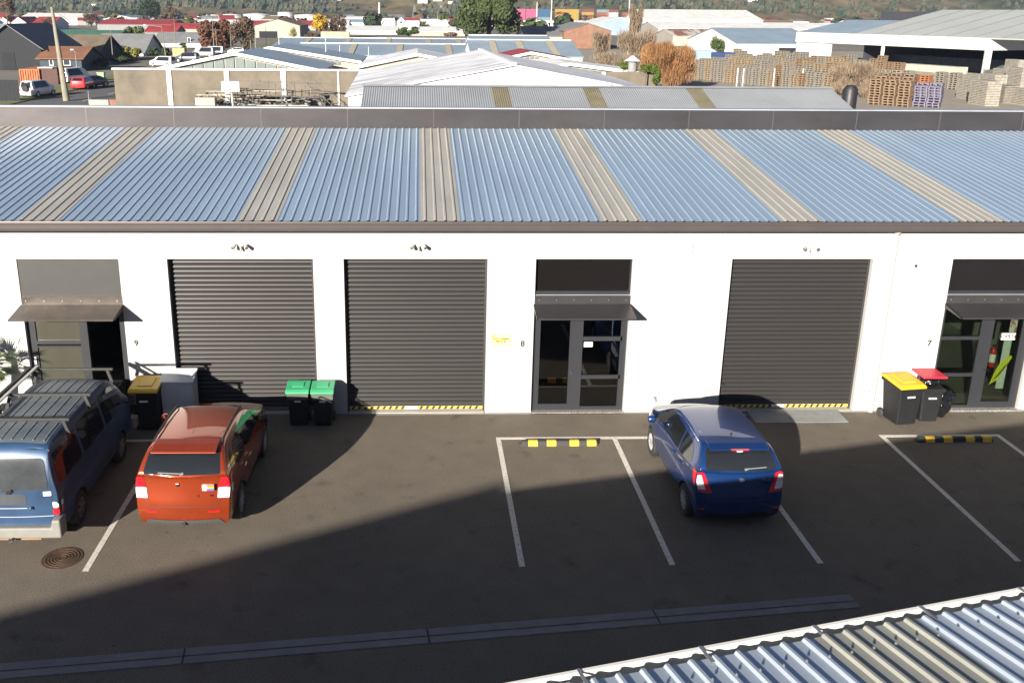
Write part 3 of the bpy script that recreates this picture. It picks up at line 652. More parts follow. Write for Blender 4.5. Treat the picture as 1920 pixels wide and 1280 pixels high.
# ================================================================== vehicles
glassb = mat('car_glass', (.012,.014,.017), .04, 0, var=.1, spec=.9)
tyrem = mat('tyre', (.022,.022,.023), .8); rimm = mat('rim_silver', (.42,.42,.43), .35, .3)
blk = mat('trim_black', (.025,.025,.027), .5); chrome = MATS['chrome']
redl = mat('lens_red', (.50,.012,.02), .12, spec=.8, coat=1); clearl = mat('lens_clear', (.62,.60,.60), .12, spec=.8, coat=1)
platem = mat('headlamp', (.55,.58,.6), .1, coat=1)
def interp(tab, y):
    if y <= tab[0][0]: return tab[0][1]
    for (a, va), (b, vb) in zip(tab, tab[1:]):
        if y <= b: return va+(vb-va)*(y-a)/(b-a)
    return tab[-1][1]
def car_shell(sp, material, sub=2):
    """sp: L W, top=[(y,z)], belt=[(y,z)], wf=[(y,f)], rear=[offsets per level], front=[...], tumble, zb, wells"""
    ys = sp['ys']; na = 8; fl_ = [0,.12,.38,.68,1.0]; ul = [0,.35,.7,1.0]
    lev = [('l',f) for f in fl_]+[('u',f) for f in ul[1:]]; nk = len(lev)-1
    W_ = sp['W']/2; zb = sp.get('zb',.19)
    side = sp.get('side',[.90,.965,.995,1.0,.97])
    def pos(i,j,k):
        y = ys[i]; top = interp(sp['top'],y); belt = min(interp(sp['belt'],y), top-.025)
        t_, f = lev[k]
        if t_ == 'l': z = zb+(belt-zb)*f; w = W_*side[k]
        else:
            z = belt+(top-belt)*f; w = W_*(side[-1]-sp['tumble']*max(0,(z-belt))/.5)
        w *= interp(sp['wf'], y)
        a = (j/na)*2-1
        if k == nk: z += sp.get('crown',.035)*(1-a*a)-sp.get('crown',.035)*.5
        if k == 0: z += 0
        bulge = .0
        yo = 0
        if i == 0: yo = interp(sp['rear'], z) + sp.get('rb',.07)*a*a
        if i == len(ys)-1: yo = -interp(sp['front'], z) - sp.get('fb',.12)*a*a
        if i == 1: yo = .0+ .5*interp(sp['rear'], z)
        if i == len(ys)-2: yo = -.5*interp(sp['front'], z)
        return (a*w, y+yo, z)
    ni = len(ys)-1; idx = {}; V = []; Fc = []
    def vid(i,j,k):
        if (i,j,k) not in idx: idx[(i,j,k)] = len(V); V.append(pos(i,j,k))
        return idx[(i,j,k)]
    for i in range(ni):
        for j in range(na):
            Fc.append((vid(i,j,nk),vid(i+1,j,nk),vid(i+1,j+1,nk),vid(i,j+1,nk))); Fc.append((vid(i,j,0),vid(i,j+1,0),vid(i+1,j+1,0),vid(i+1,j,0)))
        for k in range(nk):
            Fc.append((vid(i,0,k),vid(i+1,0,k),vid(i+1,0,k+1),vid(i,0,k+1))); Fc.append((vid(i,na,k),vid(i,na,k+1),vid(i+1,na,k+1),vid(i+1,na,k)))
    for j in range(na):
        for k in range(nk):
            Fc.append((vid(0,j,k),vid(0,j,k+1),vid(0,j+1,k+1),vid(0,j+1,k))); Fc.append((vid(ni,j,k),vid(ni,j+1,k),vid(ni,j+1,k+1),vid(ni,j,k+1)))
    me = bpy.data.meshes.new('shell'); me.from_pydata(V,[],Fc); 
    bm = bmesh.new(); bm.from_mesh(me); bmesh.ops.recalc_face_normals(bm, faces=bm.faces)
    # crease the beltline and the roof edge a little
    cl = bm.edges.layers.float.get('crease_edge') or bm.edges.layers.float.new('crease_edge')
    inv = {v:k for k,v in idx.items()}; bm.verts.ensure_lookup_table()
    for e in bm.edges:
        a_, b_ = inv[e.verts[0].index], inv[e.verts[1].index]
        if a_[0] != b_[0] and a_[1] == b_[1] and a_[1] in (0,na):
            if a_[2] == b_[2] == 4: e[cl] = .35
            if a_[2] == b_[2] == nk: e[cl] = sp.get('edge',.3)
        if a_[0] == b_[0] == 0 and a_[1] != b_[1] and a_[2] == b_[2] and a_[2] == nk: e[cl] = .5
    bm.to_mesh(me); bm.free()
    me.materials.append(material)
    o = bpy.data.objects.new('body', me); COL.objects.link(o)
    ss = o.modifiers.new('s','SUBSURF'); ss.levels = sub; ss.render_levels = sub
    cutm = MB()
    for y in sp['axles']:
        cutm.lathe([(0,-2),(sp['wr']+.045,-2),(sp['wr']+.045,-(sp['W']/2-.24)),(0,-(sp['W']/2-.24))],(0,y,sp['wr']),'x',28)
        cutm.lathe([(0,2),(sp['wr']+.045,2),(sp['wr']+.045,(sp['W']/2-.24)),(0,(sp['W']/2-.24))],(0,y,sp['wr']),'x',28)
    cut = cutm.build('cut', blk, None)
    bo_ = o.modifiers.new('b','BOOLEAN'); bo_.operation = 'DIFFERENCE'; bo_.object = cut; bo_.solver = 'EXACT'
    try: bo_.material_mode = 'TRANSFER'
    except Exception: pass
    dg = bpy.context.evaluated_depsgraph_get(); me2 = bpy.data.meshes.new_from_object(o.evaluated_get(dg))
    me2.name = 'body'; o.modifiers.clear(); o.data = me2; bpy.data.objects.remove(cut)
    me2.polygons.foreach_set('use_smooth',[True]*len(me2.polygons)); me2.set_sharp_from_angle(angle=radians(42))
    bmt = bmesh.new(); bmt.from_mesh(me2); bvh = BVHTree.FromBMesh(bmt); bmt.free()
    return o, bvh
def rpoly(pts, r=.04, n=4):                      # rounded polygon
    out = []; m_ = len(pts)
    for i in range(m_):
        p0, p1, p2 = Vector(pts[i-1]), Vector(pts[i]), Vector(pts[(i+1)%m_])
        a = (p0-p1); b = (p2-p1); ra = min(r, a.length*.45, b.length*.45)
        s_ = p1+a.normalized()*ra; e = p1+b.normalized()*ra
        for k in range(n+1):
            t = k/n; out.append(((1-t)**2*s_+2*t*(1-t)*p1+t*t*e))
    return out
def patch(bvh, poly, dirn, name, material, parent, off=.004, step=.05, r=.04, thick=0):
    """poly: 2-D outline seen along dirn ('+x' side seen from right, '-x', 'rear', 'front', 'top'); draped on the body"""
    pts = rpoly(poly, r) if r else [Vector(p) for p in poly]
    ed = []; n = len(pts); V = list(pts)
    # densify the outline
    V = []
    for i in range(n):
        a, b = pts[i], pts[(i+1)%n]; k = max(1, int((b-a).length/step))
        V += [a.lerp(b, j/k) for j in range(k)]
    n = len(V); ed = [(i,(i+1)%n) for i in range(n)]
    x0 = min(p[0] for p in V); x1 = max(p[0] for p in V); y0 = min(p[1] for p in V); y1 = max(p[1] for p in V)
    def inside(p):
        c = False
        for i in range(n):
            a, b = V[i], V[i-1]
            if (a[1] > p[1]) != (b[1] > p[1]) and p[0] < (b[0]-a[0])*(p[1]-a[1])/(b[1]-a[1])+a[0]: c = not c
        return c
    G = []
    xx = x0+step/2
    while xx < x1:
        yy = y0+step/2
        while yy < y1:
            p = Vector((xx,yy))
            if inside(p) and min((p-v).length for v in V) > step*.45: G.append(p)
            yy += step
        xx += step
    vs, es, fs = delaunay_2d_cdt(V+G, ed, [list(range(n))], 1, 1e-5)[:3]
    out = []; nrm = []
    for p in vs:
        if dirn == '+x': o_, d_ = Vector((3,p[0],p[1])), Vector((-1,0,0))
        elif dirn == '-x': o_, d_ = Vector((-3,p[0],p[1])), Vector((1,0,0))
        elif dirn == 'rear': o_, d_ = Vector((p[0],-6,p[1])), Vector((0,1,0))
        elif dirn == 'front': o_, d_ = Vector((p[0],6,p[1])), Vector((0,-1,0))
        else: o_, d_ = Vector((p[0],p[1],5)), Vector((0,0,-1))
        h, nn_, _, _ = bvh.ray_cast(o_, d_)
        if h is None:
            if 'x' in dirn: q_ = Vector((.8*(1 if o_.x > 0 else -1), p[0], p[1]))
            elif dirn == 'rear': q_ = Vector((p[0], -1.86, p[1]))
            elif dirn == 'front': q_ = Vector((p[0], 1.8, p[1]))
            else: q_ = Vector((p[0], p[1], 1.5))
            h, nn_, _, _ = bvh.find_nearest(q_)
        if nn_.dot(d_) > 0: nn_ = -nn_
        out.append(h+nn_*off-(d_*.0)); nrm.append(nn_)
    me = bpy.data.meshes.new(name); me.from_pydata([tuple(p) for p in out],[],[tuple(f) for f in fs]); me.update()
    bm = bmesh.new(); bm.from_mesh(me); bmesh.ops.recalc_face_normals(bm, faces=bm.faces)
    # orient outward
    av = sum((Vector(f.normal)*f.calc_area() for f in bm.faces), Vector())
    dd = {'+x':Vector((1,0,0)),'-x':Vector((-1,0,0)),'rear':Vector((0,-1,0)),'front':Vector((0,1,0)),'top':Vector((0,0,1))}[dirn]
    if av.dot(dd) < 0: bmesh.ops.reverse_faces(bm, faces=bm.faces)
    bm.to_mesh(me); bm.free()
    me.materials.append(material); me.polygons.foreach_set('use_smooth',[True]*len(me.polygons))
    o = bpy.data.objects.new(name, me); COL.objects.link(o); o.parent = parent
    if thick:
        so_ = o.modifiers.new('t','SOLIDIFY'); so_.thickness = thick; so_.offset = 1
    return o
def strip2(p, q, w=.008):
    p = Vector(p); q = Vector(q); d = (q-p).normalized(); n = Vector((-d[1],d[0]))*w/2
    return [p-n,q-n,q+n,p+n]
def wheel(parent, x, y, r, sgn, spokes=9, w=.19, rim=None, hub=.62):
    t = MB().lathe([(r*.60,-w/2),(r*.9,-w/2),(r*.985,-w*.36),(r,-w*.2),(r,w*.2),(r*.985,w*.36),(r*.9,w/2),(r*.60,w/2)],(x,y,r),'x',40,cap=False).build('wheel', tyrem, parent, smooth=40)
    rr = r*hub+.0; q = MB(); X = x+sgn*(w/2-.012)
    q.lathe([(rr,-.02*sgn),(rr,.006*sgn),(rr*.93,.008*sgn),(rr*.93,-.02*sgn)],(X,y,r),'x',40,cap=False)
    q.lathe([(0,-.004*sgn),(rr*.22,-.004*sgn),(rr*.2,.006*sgn),(0,.008*sgn)],(X,y,r),'x',16)
    for k in range(spokes):
        a = 2*pi*k/spokes; c, s_ = cos(a), sin(a)
        q.bar((X-.002*sgn,y+c*rr*.15,r+s_*rr*.15),(X,y+c*rr*.95,r+s_*rr*.95),.02 if spokes > 7 else .04,.022)
    q.build('rim', rim or rimm, t)
    MB().lathe([(0,-.03*sgn),(rr,-.03*sgn),(rr,-.026*sgn),(0,-.026*sgn)],(X,y,r),'x',24).build('brake_disc', blk, t)
    return t

# ------------------------------------------------------------------ blue hatchback
def blue_hatch():
    paint = mat('paint_blue', (.010,.042,.16), .26, .5, var=.06, scale=2, coat=1)
    L2 = 1.925
    sp = dict(W=1.70, ys=[-1.925,-1.86,-1.74,-1.58,-1.44,-1.25,-.8,-.2,.3,.62,.9,1.12,1.35,1.62,1.80,1.90],
      top=[(-1.925,1.10),(-1.86,1.16),(-1.74,1.29),(-1.58,1.44),(-1.44,1.49),(-1.25,1.505),(-.8,1.515),(-.2,1.51),(.3,1.47),(.62,1.30),(.9,1.13),(1.12,1.02),(1.35,.985),(1.62,.92),(1.80,.83),(1.90,.70)],
      belt=[(-1.925,1.07),(-1.6,1.04),(-.9,.97),(0,.93),(.9,.90),(1.3,.86),(1.9,.62)],
      wf=[(-1.925,.90),(-1.8,.945),(-1.4,.985),(-.9,1.),(1.1,1.),(1.5,.96),(1.8,.86),(1.9,.78)],
      rear=[(.19,.08),(.30,-.02),(.49,-.07),(.62,-.05),(.76,.0),(1.05,.07),(1.2,.0)], front=[(.2,.10),(.4,0),(.6,.0),(.8,.05)],
      tumble=.22, axles=(-1.33,1.10), wr=.305, crown=.05, rb=.10, fb=.22, zb=.20, edge=.25)
    t = thing('blue_hatchback', (0,0,0), 'metallic blue hatchback parked nose in, half in shadow, right of the unit 8 entry', 'car')
    o, bv = car_shell(sp, paint); o.parent = t
    # windows
    for sd, d_ in ((1,'+x'),(-1,'-x')):
        patch(bv, [(-.62,1.385),(.22,1.40),(.55,1.27),(.82,1.08),(.86,.985),(-.62,1.00)], d_, 'side_window', glassb, o, r=.03)
        patch(bv, [(-.70,1.385),(-.70,1.005),(-1.32,1.05),(-1.42,1.14),(-1.30,1.30),(-1.15,1.36)], d_, 'side_window', glassb, o, r=.05)
        patch(bv, strip2((-.665,.985),(-.665,.35)), d_, 'door_seam', blk, o, .002, r=0)
        patch(bv, strip2((.70,.90),(.72,.36)), d_, 'door_seam', blk, o, .002, r=0)
        patch(bv, strip2((-.93,.50),(-.70,.34)), d_, 'door_seam', blk, o, .002, r=0)
        patch(bv, strip2((-1.10,.98),(-.93,.50)), d_, 'door_seam', blk, o, .002, r=0)
        patch(bv, [(-1.08,.29),(.74,.29),(.74,.26),(-1.08,.26)], d_, 'sill_strip', mat('sill_glint', (.10,.13,.22), .3, .5), o, .006, r=0)
        for y in (-.50,-1.02+.10):
            h = MB().box(sd*.845,y-.09,.86,sd*.885,y+.07,.885).build('door_handle', paint, o, bevel=.01)
        mr = MB().lathe([(0,-.085),(.06,-.075),(.085,-.02),(.08,.04),(0,.06)],(sd*.97,.66,1.02),'x',14); mo = mr.build('mirror', paint, o, smooth=40); 
        MB().bar((sd*.82,.70,.98),(sd*.93,.68,.99),.05,.04).build('mirror_arm', blk, mo)
        # tail lights: tall, kinked towards the middle at the bottom
        patch(bv, [(sd*.76,.74),(sd*.50,.72),(sd*.58,.90),(sd*.65,1.08),(sd*.70,1.12),(sd*.76,1.10),(sd*.775,.90)], 'rear', 'tail_light', redl, o, .010, .03, .03)
        patch(bv, [(sd*.77,.79),(sd*.62,.78),(sd*.67,.94),(sd*.70,1.04),(sd*.765,1.05),(sd*.775,.90)], 'rear', 'tail_light_reversing', clearl, o, .014, .03, .02)
        patch(bv, [(-1.77,.80),(-1.68,.90),(-1.60,1.06),(-1.64,1.10),(-1.76,1.08),(-1.78,.86)], d_, 'tail_light_side', redl, o, .008, .04, .03)
        patch(bv, [(1.30,.72),(1.62,.66),(1.72,.72),(1.45,.86),(1.20,.90)], d_, 'headlight', platem, o, .006, .04, .03)
    patch(bv, [(-.64,1.145),(.64,1.145),(.59,1.44),(-.59,1.44)], 'rear', 'rear_window', glassb, o, .006, .05, .06)
    patch(bv, [(-.60,1.10),(.60,1.10),(.53,1.42),(-.53,1.42)], 'front', 'windscreen', glassb, o, .006, .06, .05)
    # spoiler lip and stop lamp
    sb = MB(); sb.prism([(0,-1.66,1.475),(0,-1.685,1.455),(0,-1.40,1.50),(0,-1.30,1.53),(0,-1.50,1.515)],(-.54,0,0),(.54,0,0)); sbo = sb.build('roof_spoiler', paint, o, bevel=.012)
    MB().box(-.16,-1.695,1.455,.16,-1.66,1.475).build('stop_lamp', redl, sbo)
    MB().box(-.05,-1.68,1.425,.05,-1.655,1.448).build('washer_jet', whitep, sbo)
    MB().bar((.08,-1.86,1.18),(.45,-1.84,1.20),.012,.014).bar((.05,-1.87,1.17),(.11,-1.85,1.18),.035,.03).build('rear_wiper', mat('wiper_grey', (.2,.2,.2), .5), o)
    MB().bar((0,-1.15,1.51),(.0,-1.17,1.55),.018,n=8).bar((0,-1.16,1.54),(.03,-1.30,1.70),.004,n=6).build('aerial', blk, o)
    # badge, script, bumper details
    MB().lathe([(0,0),(.045,0),(.045,.01),(0,.012)],(0,-1.92,.99),'y',18).build('tail_badge', mat('badge_grey', (.3,.35,.45), .25, .8), o)
    text_mb('SWIFT', .06, chrome, 'model_script', o, (.47,-1.90,.985), ext=.002)
    patch(bv, [(-.28,.68),(.28,.68),(.28,.80),(-.28,.80)], 'rear', 'plate_recess', paint, o, .004, .05, .02)
    patch(bv, strip2((-.56,.61),(.56,.61),.01), 'rear', 'tailgate_seam', blk, o, .003, r=0)
    patch(bv, strip2((-.56,.62),(-.64,.80),.008), 'rear', 'tailgate_seam', blk, o, .003, r=0)
    patch(bv, strip2((.56,.62),(.64,.80),.008), 'rear', 'tailgate_seam', blk, o, .003, r=0)
    patch(bv, [(-.60,.22),(.60,.22),(.55,.33),(-.55,.33)], 'rear', 'lower_bumper', blk, o, .008, .06, .03)
    for x in (-.68,.68):
        patch(bv, [(x-.06,.40),(x+.06,.40),(x+.06,.44),(x-.06,.44)], 'rear', 'reflector', redl, o, .008, .03, .01)
    for y in (-1.33,1.10):
        for s_ in (-1,1): wheel(t, s_*.745, y, .30, s_, 10)
    MB().box(-.60,-1.75,.17,.60,1.6,.24).build('underbody', blk, t)
    return t
bh = blue_hatch(); bh.location = (5.70,-3.25,0); bh.rotation_euler = (0,0,radians(.6))

# ------------------------------------------------------------------ orange hatchback
def orange_hatch():
    paint = mat('paint_orange', (.29,.043,.012), .24, .5, var=.06, scale=2, coat=1)
    sp = dict(W=1.755, ys=[-2.06,-1.99,-1.86,-1.68,-1.54,-1.38,-.9,-.3,.25,.60,.9,1.15,1.4,1.70,1.90,2.05],
      top=[(-2.06,1.18),(-1.99,1.24),(-1.86,1.37),(-1.68,1.52),(-1.54,1.57),(-1.38,1.585),(-.9,1.60),(-.3,1.595),(.25,1.55),(.60,1.38),(.9,1.20),(1.15,1.08),(1.4,1.04),(1.70,.98),(1.90,.88),(2.05,.75)],
      belt=[(-2.06,1.15),(-1.6,1.10),(-.9,1.02),(0,.97),(.9,.94),(1.3,.90),(2.05,.68)],
      wf=[(-2.06,.90),(-1.93,.95),(-1.5,.985),(-.9,1.),(1.2,1.),(1.6,.96),(1.9,.88),(2.05,.80)],
      rear=[(.24,.08),(.34,-.02),(.52,-.07),(.66,-.05),(.80,.0),(1.15,.06),(1.25,0)], front=[(.2,.10),(.4,0),(.6,.0),(.8,.05)],
      tumble=.21, axles=(-1.28,1.22), wr=.335, crown=.05, rb=.09, fb=.2, zb=.25, edge=.3)
    t = thing('orange_hatchback', (0,0,0), 'orange red hatchback with roof rails and a small rainbow flag sticker beside the blue van', 'car')
    o, bv = car_shell(sp, paint); o.parent = t
    cl = mat('cladding_grey', (.06,.06,.062), .6)
    for sd, d_ in ((1,'+x'),(-1,'-x')):
        patch(bv, [(-.62,1.455),(.18,1.47),(.52,1.33),(.82,1.13),(.86,1.03),(-.62,1.05)], d_, 'side_window', glassb, o, r=.03)
        patch(bv, [(-.70,1.455),(-.70,1.055),(-1.28,1.085),(-1.38,1.16),(-1.25,1.36),(-1.1,1.43)], d_, 'side_window', glassb, o, r=.05)
        patch(bv, [(-1.47,1.15),(-1.33,1.40),(-1.52,1.40),(-1.72,1.14)], d_, 'quarter_window', glassb, o, r=.04)
        for p, q in (((-.66,1.03),(-.66,.40)),((.72,.94),(.74,.42)),((-1.15,1.02),(-.92,.60)),((-.92,.60),(-.72,.40))):
            patch(bv, strip2(p,q), d_, 'door_seam', blk, o, .002, r=0)
        patch(bv, [(-.88,.36),(.82,.36),(.82,.26),(-.88,.26)], d_, 'sill_cladding', cl, o, .010, r=.02)
        patch(bv, [(-.9,.72),(.8,.70),(.8,.69),(-.9,.71)], d_, 'body_crease', paint, o, .012, r=0)
        for ay in (-1.28,1.22):
            ar = [(ay+.42*cos(a),.335+.42*sin(a)) for a in [pi*k/12 for k in range(13)]]+[(ay+.375*cos(a),.335+.375*sin(a)) for a in [pi*k/12 for k in range(12,-1,-1)]]
            patch(bv, ar, d_, 'arch_cladding', cl, o, .010, .05, 0)
        for y in (-.52,-1.0+.05):
            MB().box(sd*.872,y-.09,.90,sd*.912,y+.07,.925).build('door_handle', paint, o, bevel=.01)
        mo = MB().lathe([(0,-.085),(.065,-.075),(.09,-.02),(.085,.04),(0,.06)],(sd*1.0,.68,1.09),'x',14).build('mirror', blk if sd > 0 else paint, o, smooth=40)
        MB().bar((sd*.84,.72,1.03),(sd*.96,.70,1.05),.05,.04).build('mirror_arm', blk, mo)
        rl = MB(); zz = lambda y: interp(sp['top'], y)+.02
        P_ = [(sd*.60,y,zz(y)) for y in (-1.35,-.9,-.3,.15)]
        for a_, b_ in zip(P_,P_[1:]): rl.bar(a_,b_,.018,n=8)
        rl.bar((sd*.60,-1.35,zz(-1.35)),(sd*.60,-1.42,zz(-1.4)-.05),.018,n=8).bar((sd*.60,.15,zz(.15)),(sd*.60,.24,zz(.2)-.05),.018,n=8)
        rl.build('roof_rail', blk, o, smooth=40)
        patch(bv, [(sd*.60,.80),(sd*.80,.79),(sd*.81,.98),(sd*.62,.98)], 'rear', 'reversing_light', clearl, o, .012, .03, .02)
        patch(bv, [(sd*.62,.99),(sd*.81,.99),(sd*.80,1.16),(sd*.69,1.18)], 'rear', 'tail_light', redl, o, .012, .03, .02)
        patch(bv, [(-1.78,1.0),(-1.72,1.16),(-1.86,1.15),(-1.89,1.0)], d_, 'tail_light_side', redl, o, .010, .03, .02)
        patch(bv, [(-1.80,.84),(-1.78,.99),(-1.89,.99),(-1.89,.84)], d_, 'reversing_light_side', clearl, o, .010, .03, .02)
        patch(bv, [(1.35,.76),(1.72,.72),(1.80,.80),(1.55,.92),(1.25,.94)], d_, 'headlight', platem, o, .006, .04, .03)
        patch(bv, [(sd*.44,.545),(sd*.64,.545),(sd*.64,.575),(sd*.44,.575)], 'rear', 'reflector', redl, o, .008, .03, .01)
    patch(bv, [(-.67,1.225),(.67,1.225),(.61,1.52),(-.61,1.52)], 'rear', 'rear_window', glassb, o, .006, .05, .05)
    patch(bv, [(-.62,1.17),(.62,1.17),(.55,1.49),(-.55,1.49)], 'front', 'windscreen', glassb, o, .006, .06, .05)
    sb = MB(); sb.prism([(0,-1.76,1.555),(0,-1.785,1.53),(0,-1.50,1.585),(0,-1.36,1.615),(0,-1.55,1.60)],(-.57,0,0),(.57,0,0)); sb.build('roof_spoiler', paint, o, bevel=.012)
    MB().bar((-.40,-1.995,1.27),(.02,-2.01,1.255),.012,.014).bar((-.02,-2.02,1.245),(.04,-2.0,1.26),.035,.03).build('rear_wiper', mat('wiper_grey', (0,0,0)), o)
    MB().bar((0,-1.08,1.60),(0,-1.09,1.65),.02,n=8,r2=.012).build('aerial', mat('aerial_brass', (.35,.25,.12), .4, .6), o)
    patch(bv, [(-.70,.27),(.70,.27),(.62,.40),(-.62,.40)], 'rear', 'lower_bumper', cl, o, .012, .06, .03)
    patch(bv, strip2((-.60,.655),(.60,.655),.012), 'rear', 'tailgate_seam', blk, o, .004, r=0)
    for s_ in (-1,1): patch(bv, strip2((s_*.60,.66),(s_*.64,.86),.01), 'rear', 'tailgate_seam', blk, o, .004, r=0)
    patch(bv, [(-.28,.80),(.28,.80),(.28,.93),(-.28,.93)], 'rear', 'plate_recess', paint, o, .003, .05, .02)
    MB().box(-.10,-2.04,1.02,-.04,-2.015,1.08).build('tail_badge', chrome, o, bevel=.01)
    text_mb('SX4', .05, chrome, 'model_script', o, (.26,-2.045,.84), ext=.002)
    text_mb('4x4', .035, chrome, 'drive_script', o, (.50,-2.03,.85), ext=.002)
    fl_ = MB(); fl_.box(.36,-2.045,.95,.56,-2.02,1.06); fb = fl_.build('flag_sticker', mat('flag_white', (.8,.8,.8), .5), o)
    cols = [(.65,.03,.03),(.8,.3,.02),(.8,.65,.03),(.05,.35,.06),(.03,.12,.5),(.25,.03,.35)]
    for k, c in enumerate(cols):
        MB().box(.43,-2.049,1.042-k*.0183,.56,-2.0455,1.06-k*.0183).build('flag_stripe', mat('flag_%d' % k, c, .5, var=0), fb)
    MB().prism([(.36,0,.95),(.36,0,1.06),(.47,0,1.005)],(0,-2.053,0),(0,-2.05,0)).build('flag_chevron', mat('flag_pink', (.75,.55,.6), .5), fb)
    MB().prism([(.36,0,.95),(.36,0,1.06),(.40,0,1.005)],(0,-2.056,0),(0,-2.0535,0)).build('flag_chevron_inner', mat('flag_white', (0,0,0)), fb)
    MB().bar((0,-2.0,.30),(0,-2.14,.29),.035,.03).lathe([(.012,.29),(.012,.33),(.025,.34),(.025,.37),(0,.385)],(0,-2.13,0),'z',12).build('tow_ball', chrome, t)
    for y in (-1.28,1.22):
        for s_ in (-1,1): wheel(t, s_*.765, y, .33, s_, 8)
    MB().box(-.62,-1.9,.22,.62,1.75,.30).build('underbody', blk, t)
    return t
oh = orange_hatch(); oh.location = (-4.10,-3.27,0); oh.rotation_euler = (0,0,radians(-.8))

# ------------------------------------------------------------------ blue van with ladder rack
def blue_van():
    paint = mat('paint_van_blue', (.021,.052,.115), .42, .2, var=.3, scale=1.6, coat=.4)
    sp = dict(W=1.66, ys=[-2.2,-2.15,-2.06,-1.92,-1.7,-1.2,-.5,.3,.95,1.25,1.50,1.75,1.98,2.12,2.2],
      top=[(-2.2,1.12),(-2.15,1.35),(-2.06,1.72),(-1.92,1.88),(-1.7,1.915),(-1.2,1.93),(.3,1.93),(.95,1.90),(1.25,1.78),(1.50,1.52),(1.75,1.24),(1.98,1.12),(2.12,1.05),(2.2,.90)],
      belt=[(-2.2,1.08),(-1.9,1.12),(1.2,1.08),(1.8,1.02),(2.2,.86)],
      wf=[(-2.2,.95),(-2.0,.985),(-1.5,1.),(1.6,1.),(2.0,.95),(2.2,.86)],
      rear=[(.3,.0),(.6,.0),(1.1,.02),(1.5,.03)], front=[(.2,.06),(.5,0),(.9,.03)],
      tumble=.125, axles=(-1.25,1.15), wr=.315, crown=.05, rb=.05, fb=.14, zb=.30, edge=.45, side=[.93,.98,.995,1.0,.985])
    t = thing('blue_van', (0,0,0), 'faded blue van with a ribbed roof and a three bar ladder rack', 'van')
    o, bv = car_shell(sp, paint); o.parent = t
    wg = glassb
    for sd, d_ in ((1,'+x'),(-1,'-x')):
        patch(bv, [(.42,1.72),(.42,1.14),(1.42,1.12),(1.55,1.20),(1.12,1.68),(1.0,1.72)], d_, 'side_window', wg, o, r=.05)
        patch(bv, [(-.80,1.72),(-.80,1.16),(.30,1.15),(.30,1.72)], d_, 'side_window', wg, o, r=.07)
        patch(bv, [(-1.95,1.70),(-2.0,1.18),(-.90,1.16),(-.90,1.72)], d_, 'side_window', wg, o, r=.08)
        for p, q in (((.36,1.75),(.36,.42)),((-.85,1.1),(-.85,.42)),((1.5,1.1),(1.42,.7)),((-1.9,.98),(.3,.98))):
            patch(bv, strip2(p,q,.01), d_, 'door_seam', blk, o, .002, r=0)
        patch(bv, strip2((-2.0,1.83),(1.05,1.81),.03), d_, 'drip_rail', paint, o, .012, r=0)
        MB().box(sd*.83,.46,.93,sd*.86,.60,.965).build('door_handle', blk, o, bevel=.008)
        mo = MB().box(sd*.98-.03*sd,1.38,1.15,sd*1.10,1.43,1.38).build('mirror', blk, o, bevel=.02)
        MB().bar((sd*.82,1.45,1.18),(sd*.99,1.41,1.2),.025,n=8).build('mirror_arm', blk, mo)
        patch(bv, [(sd*.70,.68),(sd*.79,.68),(sd*.79,.80),(sd*.70,.80)], 'rear', 'tail_light', redl, o, .020, .03, .02)
        patch(bv, [(sd*.70,.81),(sd*.79,.81),(sd*.785,.91),(sd*.70,.93)], 'rear', 'reversing_light', clearl, o, .020, .03, .03)
        patch(bv, [(-2.0,.68),(-2.08,.68),(-2.08,.80),(-2.0,.80)], d_, 'tail_light_side', redl, o, .012, .03, .02)
        patch(bv, [(-2.0,.81),(-2.08,.81),(-2.08,.91),(-2.0,.90)], d_, 'reversing_light_side', clearl, o, .012, .03, .02)
        patch(bv, [(1.95,.70),(2.1,.70),(2.1,.88),(1.95,.88)], d_, 'headlight', platem, o, .01, .03, .02)
    rw_ = patch(bv, [(-.66,1.14),(.66,1.14),(.60,1.68),(-.60,1.68)], 'rear', 'rear_window', mat('van_rear_glass', (.04,.045,.05), .12, var=.3, scale=3, spec=.7), o, .008, .05, .09)
    patch(bv, [(-.66,1.20),(.66,1.20),(.60,1.74),(-.60,1.74)], 'front', 'windscreen', wg, o, .008, .06, .06)
    patch(bv, [(-.30,.88),(.28,.88),(.28,1.08),(-.30,1.08)], 'rear', 'repair_patch', mat('primer_patch', (.035,.04,.05), .7, var=.2, scale=4), o, .004, .05, .03)
    patch(bv, strip2((-.70,.66),(.70,.66),.012), 'rear', 'tailgate_seam', mat('seam_light', (.35,.38,.42), .4), o, .006, r=0)
    patch(bv, strip2((-.45,.82),(.28,.82),.014), 'rear', 'trim_line', mat('seam_light', (0,0,0)), o, .008, r=0)
    for s_ in (-1,1): patch(bv, strip2((s_*.705,.64),(s_*.66,1.75),.01), 'rear', 'tailgate_seam', blk, o, .004, r=0)
    patch(bv, [(.56,1.03),(.69,1.03),(.69,1.11),(.56,1.11)], 'rear', 'window_sticker', mat('sticker_blue_white', (.6,.68,.8), .5), o, .007, .04, .01)
    MB().bar((.0,-2.20,1.13),(-.48,-2.16,1.18),.014,.014).bar((-.02,-2.22,1.11),(.06,-2.19,1.15),.04,.04).build('rear_wiper', blk, o)
    MB().lathe([(.03,0),(.02,-.03),(0,-.035)],(.35,-2.21,.83),'y',10).build('tailgate_lock', chrome, o)
    bmp = MB().prism([(-.84,0,.30),(.84,0,.30),(.84,0,.64),(.70,0,.64),(.68,0,.50),(-.68,0,.50),(-.70,0,.64),(-.84,0,.64)],(0,-2.30,0),(0,-2.02,0)).build('rear_bumper', mat('bumper_grey', (.17,.17,.155), .6, var=.1, scale=5), t, bevel=.03, bseg=3)
